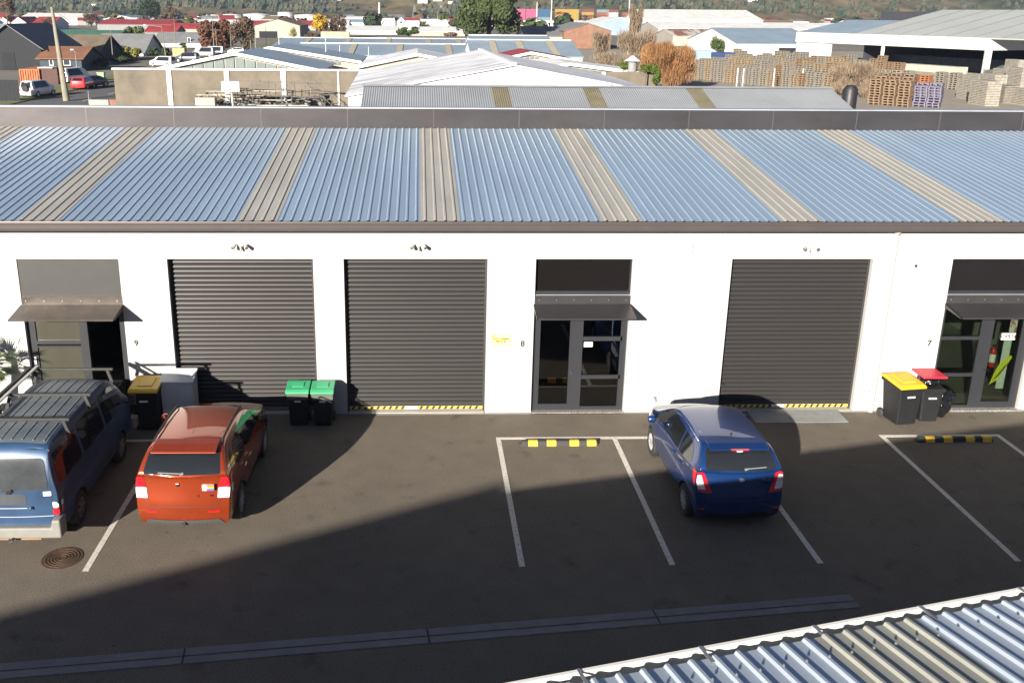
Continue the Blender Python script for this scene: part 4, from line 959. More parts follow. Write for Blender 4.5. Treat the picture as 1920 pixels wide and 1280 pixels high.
    MB().prism([(-.84,0,.30),(.84,0,.30),(.84,0,.55),(-.84,0,.55)],(0,2.06,0),(0,2.28,0)).build('front_bumper', MATS['bumper_grey'], t, bevel=.03)
    MB().box(-.55,-2.2,.22,.45,-2.12,.30).build('tow_bar', mat('tow_rust', (.22,.12,.08), .8), t)
    MB().bar((0,-2.15,.27),(0,-2.38,.26),.04,.035).lathe([(.012,.26),(.012,.30),(.026,.31),(.026,.34),(0,.355)],(0,-2.37,0),'z',12).build('tow_ball', chrome, t)
    fad = mat('paint_van_faded', (.075,.105,.125), .5, .1, var=.25, scale=2.2, col2=(.12,.13,.15))
    patch(bv, [(-.60,-1.88),(.60,-1.88),(.60,.98),(-.60,.98)], 'top', 'roof_skin', fad, o, .004, .09, .06)
    rb_ = MB()
    for k in range(7):
        x = -.54+k*.18
        seg = [(-1.93,.0),(-1.6,.0),(-.72,0)]
        for a_, b_ in ((-1.82,-1.16),(-1.06,-.02),(.10,.84)):
            n_ = 5
            for j in range(n_):
                ya = a_+(b_-a_)*j/n_; yb_ = a_+(b_-a_)*(j+1)/n_
                pa = bv.ray_cast(Vector((x,ya,5)),Vector((0,0,-1)))[0]; pb_ = bv.ray_cast(Vector((x,yb_,5)),Vector((0,0,-1)))[0]
                rb_.bar(pa+Vector((0,0,.004)), pb_+Vector((0,0,.004)), .032, .022)
    rb_.build('roof_rib', fad, o, bevel=.006)
    rk = mat('rack_grey', (.035,.037,.036), .55, .4, var=.2, scale=5)
    ra = MB()
    for y in (-1.28,-.18,1.12):
        b_ = MB(); b_.box(-.80,y-.03,2.02,.80,y+.03,2.065); bb = b_.build('rack_bar', rk, t, bevel=.005)
        for s_ in (-1,1):
            MB().bar((s_*.69,y,2.02),(s_*.77,y-.01,1.77),.055,.05).build('rack_leg', rk, bb)
    MB().box(-.74,-1.5,2.07,-.68,1.2,2.095).build('rack_side_rail', mat('rack_white', (.4,.4,.38), .5), t)
    MB().box(-.88,-1.35,1.99,-.82,1.2,2.08).build('rack_tube', rk, t)
    for y in (-1.25,1.15):
        for s_ in (-1,1): wheel(t, s_*.72, y, .31, s_, 6, rim=mat('steel_rim', (.25,.25,.25), .5, .5))
    MB().box(-.6,-2.0,.24,.6,1.9,.34).build('underbody', blk, t)
    return t
bvn = blue_van(); bvn.location = (-6.93,-3.45,0)
def bin_fix(): pass
# ================================================================== background
roof_blue = mat('bg_roof_blue', (.24,.31,.37), .55, .2, var=.12, scale=.25); roof_grey = mat('bg_roof_grey', (.16,.165,.17), .8, var=.15, scale=.4)
roof_white = mat('bg_roof_white', (.62,.62,.60), .6, var=.12, scale=.3); roof_red = mat('bg_roof_red', (.26,.035,.035), .6, var=.25, scale=.4)
roof_green = mat('bg_roof_green', (.05,.13,.09), .6, var=.15, scale=.3); roof_brown = mat('bg_roof_brown', (.13,.105,.07), .85, var=.25, scale=.5)
roof_terra = mat('bg_roof_terra', (.17,.08,.045), .8, var=.2, scale=.5); wall_cream = mat('bg_wall_cream', (.31,.29,.25), .8, var=.08, scale=.5)
wall_whit = mat('bg_wall_white', (.60,.60,.58), .8, var=.05); wall_dark = mat('bg_wall_dark', (.007,.009,.013), .8, var=.3, scale=2, stretch=(4,4,.4))  # wall_dark: dark timber, with the shade on the barn front put in
wall_grey = mat('bg_wall_grey', (.20,.21,.21), .8, var=.1); brick = mat('bg_brick', (.19,.10,.065), .85, var=.2, scale=.8); win_d = mat('bg_window', (.03,.04,.045), .1)
wall_blue_shade = mat('bg_wall_blue_shade', (.030,.045,.06), .8, var=.1)  # bluish shade on the house fronts is put into this colour
def X(px, row, Y): return gy(px, row, Y).x
def Zt(px, row, Y): return gy(px, row, Y).z
def gable(name, x0, x1, y0, y1, zw, zr, axis, wm_, rm_, label, cat='building', over=.3, wins=(), group=None, rt=.12, z0=0, rz=0, doors=()):
    cx, cy = (x0+x1)/2, (y0+y1)/2
    t = thing(name, (0,0,0), label, cat, group)
    w = MB(); hx, hy = (x1-x0)/2, (y1-y0)/2
    if axis == 'y': w.prism([(-hx,0,z0),(hx,0,z0),(hx,0,zw),(0,0,zr),(-hx,0,zw)],(0,-hy,0),(0,hy,0))
    else: w.prism([(0,-hy,z0),(0,hy,z0),(0,hy,zw),(0,0,zr),(0,-hy,zw)],(-hx,0,0),(hx,0,0))
    wo = w.build('wall', wm_, t)
    r = MB(); h = hx if axis == 'y' else hy; sl = (zr-zw)/h; e = over
    prof = [(-h-e, zw-sl*e-.03),(0, zr-.03),(h+e, zw-sl*e-.03),(h+e, zw-sl*e-.03+rt),(0, zr-.03+rt),(-h-e, zw-sl*e-.03+rt)]
    if axis == 'y': 
        for q in ([0,1,4,5],[1,2,3,4]): r.prism([(prof[k][0],0,prof[k][1]) for k in q],(0,-hy-e,0),(0,hy+e,0))
    else:
        for q in ([0,1,4,5],[1,2,3,4]): r.prism([(0,prof[k][0],prof[k][1]) for k in q],(-hx-e,0,0),(hx+e,0,0))
    ro_ = r.build('roof', rm_, t)
    for (a, z_, b, zz) in wins:
        f = MB().box(a-cx,-hy-.06,z_,b-cx,-hy+.02,zz).build('window', wall_whit, t)
        MB().box(a-cx+.12,-hy-.09,z_+.12,b-cx-.12,-hy-.065,zz-.12).build('pane', win_d, f)
    for (a, z_, b, zz) in doors:
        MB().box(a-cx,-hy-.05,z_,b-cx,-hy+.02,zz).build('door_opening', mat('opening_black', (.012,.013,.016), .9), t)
    t.location = (cx,cy,0); t.rotation_euler = (0,0,rz)
    return t, wo, ro_
def G(name, pl, pr, re, rr, Y, D, axis, wm_, rm_, label, **k):
    """building from photo rows: re = eave row at the front, rr = ridge row"""
    x0, x1 = X(pl,re,Y), X(pr,re,Y); mid = (pl+pr)/2; zw = Zt(mid,re,Y)
    zr = Zt(mid,rr,Y if axis == 'y' else Y+D/2)
    return gable(name, x0, x1, Y, Y+D, zw, max(zr, zw+.15), axis, wm_, rm_, label, **k)
# ---- roads and verges
tag(MB().box(-39.6,8.8,-.024,-29,520,-.016).build('side_road', mat('road_asphalt', (.085,.085,.088), .9, var=.15, scale=.5)), kind='structure')
gv = MB().box(-44,8.8,-.02,-39.8,520,.06).build('grass_verge', mat('verge_grass', (.09,.12,.035), .95, var=.3, scale=1.5, col2=(.14,.14,.05)))
tag(gv, kind='structure')
ln = MB(); y = 30
while y < 300: ln.box(-34.4,y,-.012,-34.25,y+3,-.010); y += 8
tag(ln.build('road_centre_line', white_paint), kind='structure')
tag(MB().box(-60,7.8,-.026,60,60,-.018).build('back_lot', mat('lot_concrete', (.22,.21,.19), .9, var=.2, scale=.3)), kind='structure')
tag(MB().box(26,62,-.022,140,230,-.012).build('timber_yard_ground', mat('yard_gravel', (.24,.22,.18), .95, var=.15, scale=.6)), kind='structure')
tag(MB().box(10,64,-.02,26,150,-.012).build('scrub_ground', mat('scrub_ground', (.19,.15,.10), .95, var=.3, scale=1.2)), kind='structure')

# ---- corrugated roof directly behind
b1 = thing('corrugated_shed', (7,14,0), 'low shed with fine corrugated grey roof and three yellowed skylight strips directly behind the parapet', 'building')
def corr(mb, x0, x1, ye, ze, yr, zr, pitch=.085, h=.010):
    n = int((x1-x0)/pitch)+1; i = len(mb.v)
    for k in range(n*4+1):
        xx = x0+(x1-x0)*k/(n*4); hh = h*sin(2*pi*k/4); mb.v += [(xx,ye,ze+hh),(xx,yr,zr+hh)]
    for k in range(n*4): mb.f.append((i+2*k,i+2*k+2,i+2*k+3,i+2*k+1))
c1 = mat('corrugate_grey', (.30,.32,.34), .5, .35, var=.10, scale=.5)
r1 = MB(); xs = [-2.1,2.7,3.33,6.14,6.77,10.09,10.7,15.7]
for a, b in ((0,1),(2,3),(4,5),(6,7)): corr(r1, xs[a], xs[b], 9.4, 4.47, 16, 6.24)
rr1 = r1.build('roof', c1, b1)
for a, b in ((1,2),(3,4),(5,6)):
    q = MB(); corr(q, xs[a], xs[b], 9.4, 4.47, 16, 6.24); q.build('skylight_panel', mat('skylight_yellow', (.15,.135,.085), .6, var=.2, scale=2), rr1)
q = MB(); q.prism([(0,16.01,6.20),(0,22,4.6),(0,22,4.56),(0,16.01,6.16)],(-2.1,0,0),(15.7,0,0)); q.build('rear_roof', c1, b1)
MB().prism([(0,15.85,6.24),(0,16,6.30),(0,16.15,6.24)],(-2.15,0,0),(15.75,0,0)).build('ridge_cap', MATS['parapet_cap'], rr1)
MB().prism([(0,9.5,0),(0,21.8,0),(0,21.8,4.55),(0,16,6.14),(0,9.5,4.42)],(-2.0,0,0),(15.6,0,0)).build('wall', wall_grey, b1)

# ---- large white gable building
b2, w2, r2 = gable('white_gable_warehouse', -4.0, 13.3, 30, 50, 4.72, 6.30, 'y', wall_whit,
    mat('weathered_roof', (.40,.41,.43), .6, .1, col2=(.80,.81,.83), scale=.9, stretch=(.30,2.0,1), thr=(.42,.6)), 'large white gable warehouse with a streaky weathered grey roof', over=.15, rt=.08)
b2.rotation_euler = (0,0,radians(1.5))
MB().box(-.14,-10.1,6.30-.02,.14,10.1,6.44).build('ridge_cap', roof_white, r2, local=True)
# ---- tan concrete wall with white piers, sawtooth workshop behind it
conc_t = mat('concrete_tan', (.155,.13,.098), .9, scale=.55, bump=.2, bscale=3, col2=(.085,.076,.06), thr=(.35,.75))
cw = thing('concrete_wall', (-16,68,0), 'long stained tan concrete wall with white piers and white capping', 'wall')
xa, xb = X(212,130,68), X(690,130,68)
MB().box(xa,68,0,xb,68.25,3.70).build('wall_panel', conc_t, cw)
MB().box(xa-.1,67.85,3.70,xb+.1,68.4,3.86).build('wall_capping', roof_white, cw)
for px in (317,425,531,637): MB().box(X(px-4,150,68),67.9,0,X(px+5 if px != 637 else px-1,150,68),67.98,3.70).build('wall_pier', wall_whit, cw)
cw2 = thing('concrete_wall', (12,64,0), 'short stained concrete wall right of the white gable warehouse', 'wall')
xa2, xb2 = X(1040,136,64), X(1234,136,64)
MB().box(xa2,64,0,xb2,64.25,Zt(1150,135,64)).build('wall_panel', conc_t, cw2)
MB().box(X(1128,140,64),63.9,0,X(1135,140,64),63.98,Zt(1150,135,64)-.02).build('wall_pier', wall_whit, cw2)
def saw(pl, pa, pr, rf, ra, Y, D, label, rm_=None, panes=9, wpl=None, wpr=None, rb=None, win=True):
    """gabled workshop bay: feet at px pl/pr on row rf, apex at px pa, row ra"""
    x0, xm, x1 = X(pl,rf,Y), X(pa,ra,Y), X(pr,rf,Y); z0 = Zt(pl,rf,Y); za = Zt(pa,ra,Y)
    t = thing('workshop_bay', (xm,Y,0), label, 'building')
    MB().prism([(x0,0,0),(x1,0,0),(x1,0,z0-.12),(xm,0,za-.12),(x0,0,z0-.12)],(0,Y,0),(0,Y+D,0)).build('wall', wall_cream, t)
    q = MB()
    for (a, za_), (b, zb_) in (((x0-.3,z0-.06),(xm,za)),((xm,za),(x1+.3,z0-.06))):
        q.prism([(a,0,za_-.1),(b,0,zb_-.1),(b,0,zb_),(a,0,za_)],(0,Y-.3,0),(0,Y+D,0))
    ro_ = q.build('roof', rm_ or roof_blue, t)
    q = MB()
    for (a, za_), (b, zb_) in (((x0-.35,z0-.02),(xm,za+.04)),((xm,za+.04),(x1+.35,z0-.02))):
        q.prism([(a,0,za_-.28),(b,0,zb_-.28),(b,0,zb_+.02),(a,0,za_+.02)],(0,Y-.42,0),(0,Y-.3,0))
    q.build('barge_board', roof_white, ro_)
    if win:
        n = panes; zb = rb if rb else z0-.9
        for k in range(n):
            a = wpl+(wpr-wpl)*k/n; b = wpl+(wpr-wpl)*(k+1)/n-.16
            hz = lambda xx: (z0+(za-z0)*((xx-x0)/(xm-x0) if xx < xm else (x1-xx)/(x1-xm)))-.42
            if min(hz(a),hz(b)) < zb+.1: continue
            MB().prism([(a,0,zb),(b,0,zb),(b,0,hz(b)),(a,0,hz(a))],(0,Y-.12,0),(0,Y-.04,0)).build('clerestory_pane', mat('clerestory_glass', (.15,.18,.17), .25), t)
    return t
Y_ = 72
saw(292,440,600,129,99,Y_,14,'nearest glazed gable of the workshops behind the tan concrete wall', wpl=X(345,128,Y_), wpr=X(560,128,Y_), rb=Zt(440,131,Y_), panes=11)
Y_ = 88
saw(420,505,672,113,88,Y_,14,'second glazed gable of the workshops, behind and right of the nearest one', wpl=X(480,105,Y_), wpr=X(640,105,Y_), rb=Zt(560,121,Y_), panes=12)
Y_ = 80
saw(672,783,905,124,101,Y_,16,'pale gable roof between the glazed workshops and the white gable warehouse', rm_=MATS['weathered_roof'], win=False)
Y_ = 78
saw(955,1068,1200,134,119,Y_,12,'low white gable with small clerestory panes behind the short concrete wall', rm_=roof_white, wpl=X(1032,130,Y_), wpr=X(1120,130,Y_), rb=Zt(1070,135.5,Y_), panes=6)
Y_ = 92
saw(930,995,1080,112,98,Y_,12,'low gable with a dull red roof behind the white clerestory gable', rm_=roof_red, wpl=X(985,105,Y_), wpr=X(1030,105,Y_), rb=Zt(1000,110,Y_), panes=5)
# chimney cowl and ivy on the short wall
cv = thing('roof_vent', (X(1185,130,66),66,0), 'grey metal vent with conical cowl above the short concrete wall', 'roof vent')
zc = Zt(1185,134,66); xc = X(1185,130,66)
MB().lathe([(.42,0),(.42,zc+.85)],(xc,66,0),'z',16).build('flue', wall_grey, cv, smooth=40)
MB().lathe([(.75,zc+.9),(.1,zc+1.35),(0,zc+1.36)],(xc,66,0),'z',16).build('cowl', roof_white, cv)

# ---- foliage
def leafmat(name, c, v=.45): return mat(name, c, .8, var=v, scale=.9, spec=.2)
LM = dict(dark=leafmat('leaf_dark', (.028,.045,.02)), green=leafmat('leaf_green', (.05,.075,.022)), conifer=leafmat('leaf_conifer', (.05,.066,.024), .5),
  yellow=leafmat('leaf_yellow', (.38,.24,.02)), lime=leafmat('leaf_lime', (.17,.17,.035)), rust=leafmat('leaf_rust', (.105,.05,.03)), orange=leafmat('twig_orange', (.24,.125,.055)),
  brown=leafmat('leaf_brown', (.10,.07,.045)), twig=leafmat('twig_grey', (.19,.145,.10)), ivy=leafmat('leaf_ivy', (.055,.085,.015)))
bark = mat('bark', (.11,.085,.06), .9)
def tree(px, rowt, rowb, wpx, Y, kind, label, n=900, shape='round', name='tree', leaf=None, cat='tree', base=None, seed=0, copyof=None):
    """crown spanning rowt..rowb (photo rows) and wpx wide at depth Y; trunk to the ground"""
    R_ = random.Random(int(px*7+Y)+seed); m_ = mpp(Y)
    c0 = gy(px, (rowt+rowb)/2, Y); rx = wpx*m_/2; zt = Zt(px,rowt,Y); zb_ = max(Zt(px,rowb,Y), .1); rz = (zt-zb_)/2; zc = (zt+zb_)/2
    t = thing(name, (c0.x,Y,0), label, cat)
    tk = MB(); tr = max(.07, rx*.06)
    tk.bar((c0.x,Y,0),(c0.x+.05*rx,Y,zc),tr*1.3,n=8,r2=tr*.7)
    for k in range(6):
        a = R_.uniform(0,2*pi); tk.bar((c0.x,Y,zb_+rz*.3*R_.random()),(c0.x+rx*.6*cos(a),Y+rx*.6*sin(a),zc+rz*R_.uniform(-.2,.6)),tr*.5,n=5,r2=tr*.2)
    tk.build('trunk', bark, t)
    L_ = leaf or max(.14, rx*.095); n = int(n*(1.0 if leaf else 1.9)); mb = MB()
    lobes = []
    for k in range(14 if shape != 'cone' else 22):
        a = R_.uniform(0,2*pi); u = R_.uniform(-.75,.8); 
        if shape == 'cone': rr_ = .62*(1-(u+1)/2*.75); q = Vector((cos(a)*rr_, sin(a)*rr_, u)); s_ = R_.uniform(.26,.42)
        elif shape == 'up': rr_ = .30+.35*(u+1)/2; q = Vector((cos(a)*rr_, sin(a)*rr_, u*.7)); s_ = R_.uniform(.3,.45)
        else: rr_ = sqrt(max(0,1-u*u))*.66; q = Vector((cos(a)*rr_, sin(a)*rr_, u*.72)); s_ = R_.uniform(.30,.48)
        lobes.append((q, s_))
    up = Vector((0,0,1))
    for k in range(n):
        q, s_ = R_.choice(lobes)
        d = Vector((R_.gauss(0,1),R_.gauss(0,1),R_.gauss(0,1))).normalized()
        p = q + d*s_*(R_.random()**.4)
        P_ = Vector((c0.x+p.x*rx, Y+p.y*rx, max(zc+p.z*rz, .05)))
        if kind in ('twig','orange') or shape == 'up':
            dd = (Vector((p.x*.5,p.y*.5,1.2)) + Vector((R_.gauss(0,.25),R_.gauss(0,.25),0))).normalized()
            w_ = dd.cross(Vector((R_.gauss(0,1),R_.gauss(0,1),0))).normalized()*L_*.065; ll = dd*L_*R_.uniform(1.2,2.6)
            mb.quad(P_-w_-ll*.5, P_+w_-ll*.5, P_+ll*.5)
        else:
            nrm = (d+Vector((R_.gauss(0,.5),R_.gauss(0,.5),R_.gauss(0,.5)))).normalized(); t1 = nrm.orthogonal().normalized(); t2 = nrm.cross(t1)
            a = R_.uniform(0,6.28); e1 = (t1*cos(a)+t2*sin(a))*L_*R_.uniform(.5,1.1); e2 = (t2*cos(a)-t1*sin(a))*L_*R_.uniform(.4,.8)
            mb.quad(P_-e1-e2*.3, P_+e1*.2-e2, P_+e1+e2*.2, P_-e1*.1+e2)
    mb.build('crown', LM[kind], t)
    return t
tree(916,-42,72,118,225,'conifer','big dark green conifer in the middle behind the blue roofs', n=18000, shape='round', name='conifer_tree', leaf=.5)
tree(1252,62,160,104,97,'orange','rounded orange twigged willow behind the corrugated shed', n=17000, name='willow_tree', leaf=.36)
tree(1192,-4,75,34,150,'twig','tall thin bare poplar beside the white pole', n=1900, shape='up', name='bare_tree', leaf=.6)
tree(1195,45,128,78,128,'twig','wide bare grey brown tree left of the orange willow', n=5200, shape='up', name='bare_tree', leaf=.5)
tree(1128,52,112,44,140,'twig','smaller bare tree in front of the brick building', n=2200, shape='up', name='bare_tree', leaf=.45)
tree(1160,95,130,95,120,'twig','low bare scrub between the concrete wall and the brick building', n=3000, name='scrub', leaf=.4, cat='shrub')
tree(1602,112,202,92,90,'twig','big bare brown bush between the pallet stacks', n=7000, name='bare_bush', leaf=.4, cat='bush')
tree(1640,150,204,60,86,'twig','lower bare bush at the foot of the pallet stacks', n=3000, name='bare_bush', leaf=.35, cat='bush')
tree(1229,118,160,20,63.2,'ivy','green ivy clump climbing the right end of the short concrete wall', n=900, name='ivy_bush', leaf=.16, cat='bush')
tree(1212,120,134,22,63.4,'ivy','green shrub on top of the short concrete wall right of the vent', n=500, name='ivy_bush', leaf=.15, cat='bush', seed=3)
tree(1170,113,133,16,66,'ivy','small green shrub left of the roof vent', n=400, name='ivy_bush', leaf=.14, cat='bush')
tree(1346,66,104,30,200,'green','green bush left of the brown bush beside the white shed', n=900, name='bush', cat='bush')
tree(1384,66,102,42,205,'brown','brown bush against the white shed wall', n=1200, name='bush', cat='bush')
tree(402,32,99,66,205,'rust','rusty orange brown tree behind the workshop gables', n=2600, name='autumn_tree')
tree(454,28,102,48,200,'brown','bare brown tree right of the rusty orange tree', n=1800, name='brown_tree')
tree(601,25,62,32,325,'yellow','bright yellow autumn tree', n=1300, name='autumn_tree')
tree(634,27,64,32,328,'brown','dull brown tree touching the bright yellow tree', n=1300, name='brown_tree', seed=1)
tree(549,48,75,16,262,'lime','small yellow green tree beside the beige gable building', n=500)
tree(583,60,76,34,250,'brown','round brown bush left of the rusty container', n=600, name='bush', cat='bush')
tree(257,43,90,46,228,'green','round green tree in front of the red roofed sheds', n=1500)
tree(281,75,118,32,190,'brown','brown leafless shrub between the grey roof and the white house', n=900, name='bush', cat='bush')
tree(247,84,124,38,160,'lime','yellow green round bush beside the grey roofed house', n=1400, name='bush', cat='bush')
tree(300,88,126,44,165,'dark','dark hedge right of the yellow green bush', n=900, name='hedge', cat='hedge')
tree(228,106,128,40,150,'dark','low dark hedge left below the yellow green bush', n=700, name='hedge', cat='hedge')
tree(345,80,98,18,215,'green','small green bush against the white house wall', n=400, name='bush', cat='bush')
tree(160,85,125,46,140,'lime','olive bush in front of the brown roofed house', n=1100, name='bush', cat='bush')
tree(188,108,132,30,132,'dark','dark bush at the end of the brown roofed house', n=500, name='bush', cat='bush')
tree(280,-6,42,40,620,'dark','tall dark tree at the foot of the hill on the left', n=900, name='tree')
tree(10,-8,34,34,300,'brown','brown tree at the top left corner', n=700, name='brown_tree')
tree(88,30,48,22,430,'brown','brown tree between the red roofed sheds', n=400, name='brown_tree')
tree(170,22,50,30,500,'brown','bare brownish tree left of the long red roof', n=500, name='brown_tree')
tree(320,8,45,40,560,'brown','brown green tree behind the red roofs', n=600, name='brown_tree')
tree(765,48,68,44,300,'green','low dark green trees in front of the pale buildings', n=700, name='tree')
tree(720,32,46,56,620,'green','row of green trees in front of a long white building', n=800, name='tree')
tree(790,40,54,30,520,'green','green tree right of the small white gabled house', n=500, name='tree')
tree(1097,34,44,24,700,'dark','dark bush below the yellow shipping containers', n=300, name='bush', cat='bush')
tree(845,60,70,26,300,'brown','brown bush left of the big conifer', n=300, name='bush', cat='bush')

# ---- buildings left
G('barn', -40,76,88,46,128,16,'y', wall_dark, roof_grey, 'timber barn in shade darkened blue grey with a wide gable at the left edge', doors=((X(3,100,128),0,X(27,100,128),Zt(10,99,128)),), over=.6)
G('house', 74,152,109,88,126,9,'x', wall_blue_shade, roof_terra, 'low house with shade toned walls and an orange brown roof right of the barn', over=.5, wins=((X(92,115,126),.8,X(100,115,126),2.0),(X(118,115,126),.8,X(132,115,126),2.0)))
G('house', 96,182,99,66,152,14,'x', wall_blue_shade, roof_brown, 'house with a large mossy brown roof behind the low house', over=.5)
G('house', 178,268,96,64,176,14,'x', wall_whit, roof_grey, 'white walled house with a dark grey roof', over=.6, wins=((X(212,100,176),1.2,X(219,100,176),2.6),))
G('long_shed', 52,208,82,57,205,22,'x', wall_grey, roof_green, 'long green roofed shed behind the brown roofed house', over=.2)
G('house', 290,378,79,61,225,12,'x', wall_whit, roof_grey, 'white house with a grey roof left of the rusty orange tree', over=.5, wins=((X(352,84,225),1.0,X(358,84,225),2.4),))
G('shed', -20,62,60,46,245,14,'x', wall_grey, roof_blue, 'pale blue roofed shed behind the barn')
G('shed', 56,92,58,47,240,12,'y', wall_dark, roof_blue, 'small dark gable shed left of the green roof')
G('house', 272,330,60,48,285,12,'x', wall_grey, roof_red, 'red roofed house behind the green tree')
G('long_shed', 182,320,46,37,380,26,'x', wall_grey, roof_red, 'long grey shed with a red roof')
G('shed', 318,372,54,44,330,12,'x', wall_cream, roof_red, 'pinkish red roofed shed behind the white house')
for k, (a, b, lb) in enumerate(((-8,22,'leftmost small gable with a red roof'),(18,52,'second small white gable with a red roof'),(60,100,'third red roofed shed, left of the brown tree'))):
    G('shed', a,b,45,32,440,20,'y' if k < 2 else 'x', wall_whit, roof_red, lb)
G('warehouse', 30,152,38,25,560,40,'x', wall_whit, roof_white, 'big white warehouse behind the red roofs at the left')
G('warehouse', 190,262,37,29,600,40,'y', wall_whit, roof_blue, 'low pale gable warehouse behind the long red roof')
G('warehouse', 478,562,48,36,318,26,'y', wall_cream, roof_brown, 'beige gable building with a dark ground floor door', doors=((X(486,62,318),0,X(520,62,318),Zt(500,59,318)),))
for k, (a, b, lb) in enumerate(((464,512,'red roof left of the beige gable building'),(520,556,'red roof just right of the beige gable'),(556,592,'red roof beside the bright yellow tree'))):
    G('shed', a,b,48,39,430+12*k,18,'x', wall_cream, roof_red, lb)
G('warehouse', 650,745,58,49,380,30,'x', wall_whit, roof_white, 'long low white building right of the brown tree')
G('warehouse', 772,872,60,51,360,24,'x', wall_cream, roof_white, 'low cream building left of the big conifer')
G('warehouse', 648,735,37,31,760,40,'x', wall_cream, roof_white, 'distant long pale building below the tall mast')
G('house', 744,760,40,32,500,10,'y', wall_whit, roof_grey, 'small white gabled house in the middle distance', wins=((X(749,42,500),Zt(750,44,500),X(755,42,500),Zt(750,40,500)),))
G('house', 762,786,44,39,480,10,'x', wall_whit, roof_white, 'small white flat roofed house right of the gabled one')
# storage tanks
for k, (a, b, rt_, lb) in enumerate(((418,452,28,'leftmost of the white storage tanks'),(456,506,27.5,'second white storage tank from the left'),(521,549,24,'tallest white storage tank, behind the beige gable'),(552,600,29,'low wide white storage tank left of the yellow tree'),(385,416,29,'white storage tank behind the rusty orange tree'))):
    Y_ = 820; x0, x1 = X(a,30,Y_), X(b,30,Y_); r_ = (x1-x0)/2; z_ = Zt(a,rt_,Y_)
    t = thing('storage_tank', ((x0+x1)/2,Y_,0), lb, 'storage tank', 'white storage tanks')
    MB().lathe([(r_,0),(r_,z_),(r_*.96,z_+.3),(0,z_+r_*.1)],((x0+x1)/2,Y_,0),'z',32).build('tank_shell', wall_whit, t, smooth=40)
    MB().lathe([(r_+.1,z_-.4),(r_+.25,z_-.4),(r_+.25,z_-.1),(r_+.1,z_-.1)],((x0+x1)/2,Y_,0),'z',32).build('tank_rim', wall_grey, t)
# long blue roofs
def longroof(pl, pr, re, rr, Y, D, label, strips=(), wallm=wall_whit, rm_=roof_blue):
    t, w, r = G('long_shed', pl, pr, re, rr, Y, D, 'x', wallm, rm_, label, over=.2)
    x0, x1 = X(pl,re,Y), X(pr,re,Y); cx = (x0+x1)/2; zw = Zt((pl+pr)/2,re,Y); zr = Zt((pl+pr)/2,rr,Y+D/2)
    for s_ in strips:
        a = X(s_,re,Y)-cx; sl = (zr-zw)/(D/2)
        MB().prism([(0,-D/2-.15,zw+.17-sl*.15),(0,-.1,zr+.15),(0,-.1,zr+.18),(0,-D/2-.15,zw+.20-sl*.15)],(a,0,0),(a+1.1,0,0)).build('skylight_panel', mat('bg_skylight', (.34,.31,.24), .7), r, local=True)
    MB().box(-(x1-x0)/2,-.3,zr+.1,(x1-x0)/2,.3,zr+.24).build('ridge_cap', roof_white, r, local=True)
    return t
longroof(508,890,90,73,190,40,'long blue grey roof behind the second glazed gable', (560,640,720,800,860))
longroof(545,884,105,83.5,150,30,'long blue grey roof with a white ridge line in front of the rusty container', (650,742,838))
longroof(885,1092,107,77,136,26,'shorter pale blue roof with skylights right of the big conifer', (925,978,1040))
longroof(884,1040,84,68,180,26,'blue roof at the foot of the big conifer')
ctn_r = mat('rusty_container', (.40,.27,.16), .8, col2=(.52,.45,.32), scale=1.2, stretch=(2.5,1,.15))
rc_ = thing('shipping_container', (X(628,66,235),235,0), 'rusty cream shipping container standing behind the long blue roof', 'container')
MB().box(X(602,66,235),235,Zt(628,78,235)-3,X(655,66,235),238,Zt(628,60,235)).build('container_body', ctn_r, rc_)
q = MB()
for k in range(22): xx = X(602,66,235)+k*.34; q.box(xx,234.92,Zt(628,78,235)-3,xx+.15,234.99,Zt(628,60,235)-.1)
q.build('container_rib', ctn_r, rc_)
# centre right
G('brick_building', 1058,1146,58,44,235,30,'y', brick, roof_grey, 'brick gable building behind the bare trees')
G('shed', 985,1062,68,50,238,22,'x', wall_cream, roof_grey, 'grey roofed shed left of the brick building')
G('warehouse', 1098,1232,50,33,400,46,'y', roof_blue, roof_white, 'pale roofed gable warehouse behind the bare poplar')
G('white_warehouse', 1213,1430,38,19,410,50,'x', wall_whit, roof_white, 'large white warehouse right of the bare trees', over=.5)
G('long_shed', 1234,1606,55,43,300,30,'x', wall_cream, roof_white, 'long low white roof in front of the large white warehouse')
G('long_shed', 1262,1400,68,56,262,22,'x', wall_cream, mat('roof_red_patchy', (.20,.09,.07), .7, col2=(.45,.42,.38), scale=.35, stretch=(1.4,.2,1), thr=(.45,.55)), 'low shed with a patchy red and white roof', over=.2)
G('long_shed', 1384,1545,83,54,190,40,'x', wall_whit, roof_blue, 'white shed with a blue grey roof left of the big open shed', over=.2, doors=((X(1460,95,190),0,X(1502,95,190),Zt(1480,90,190)),))
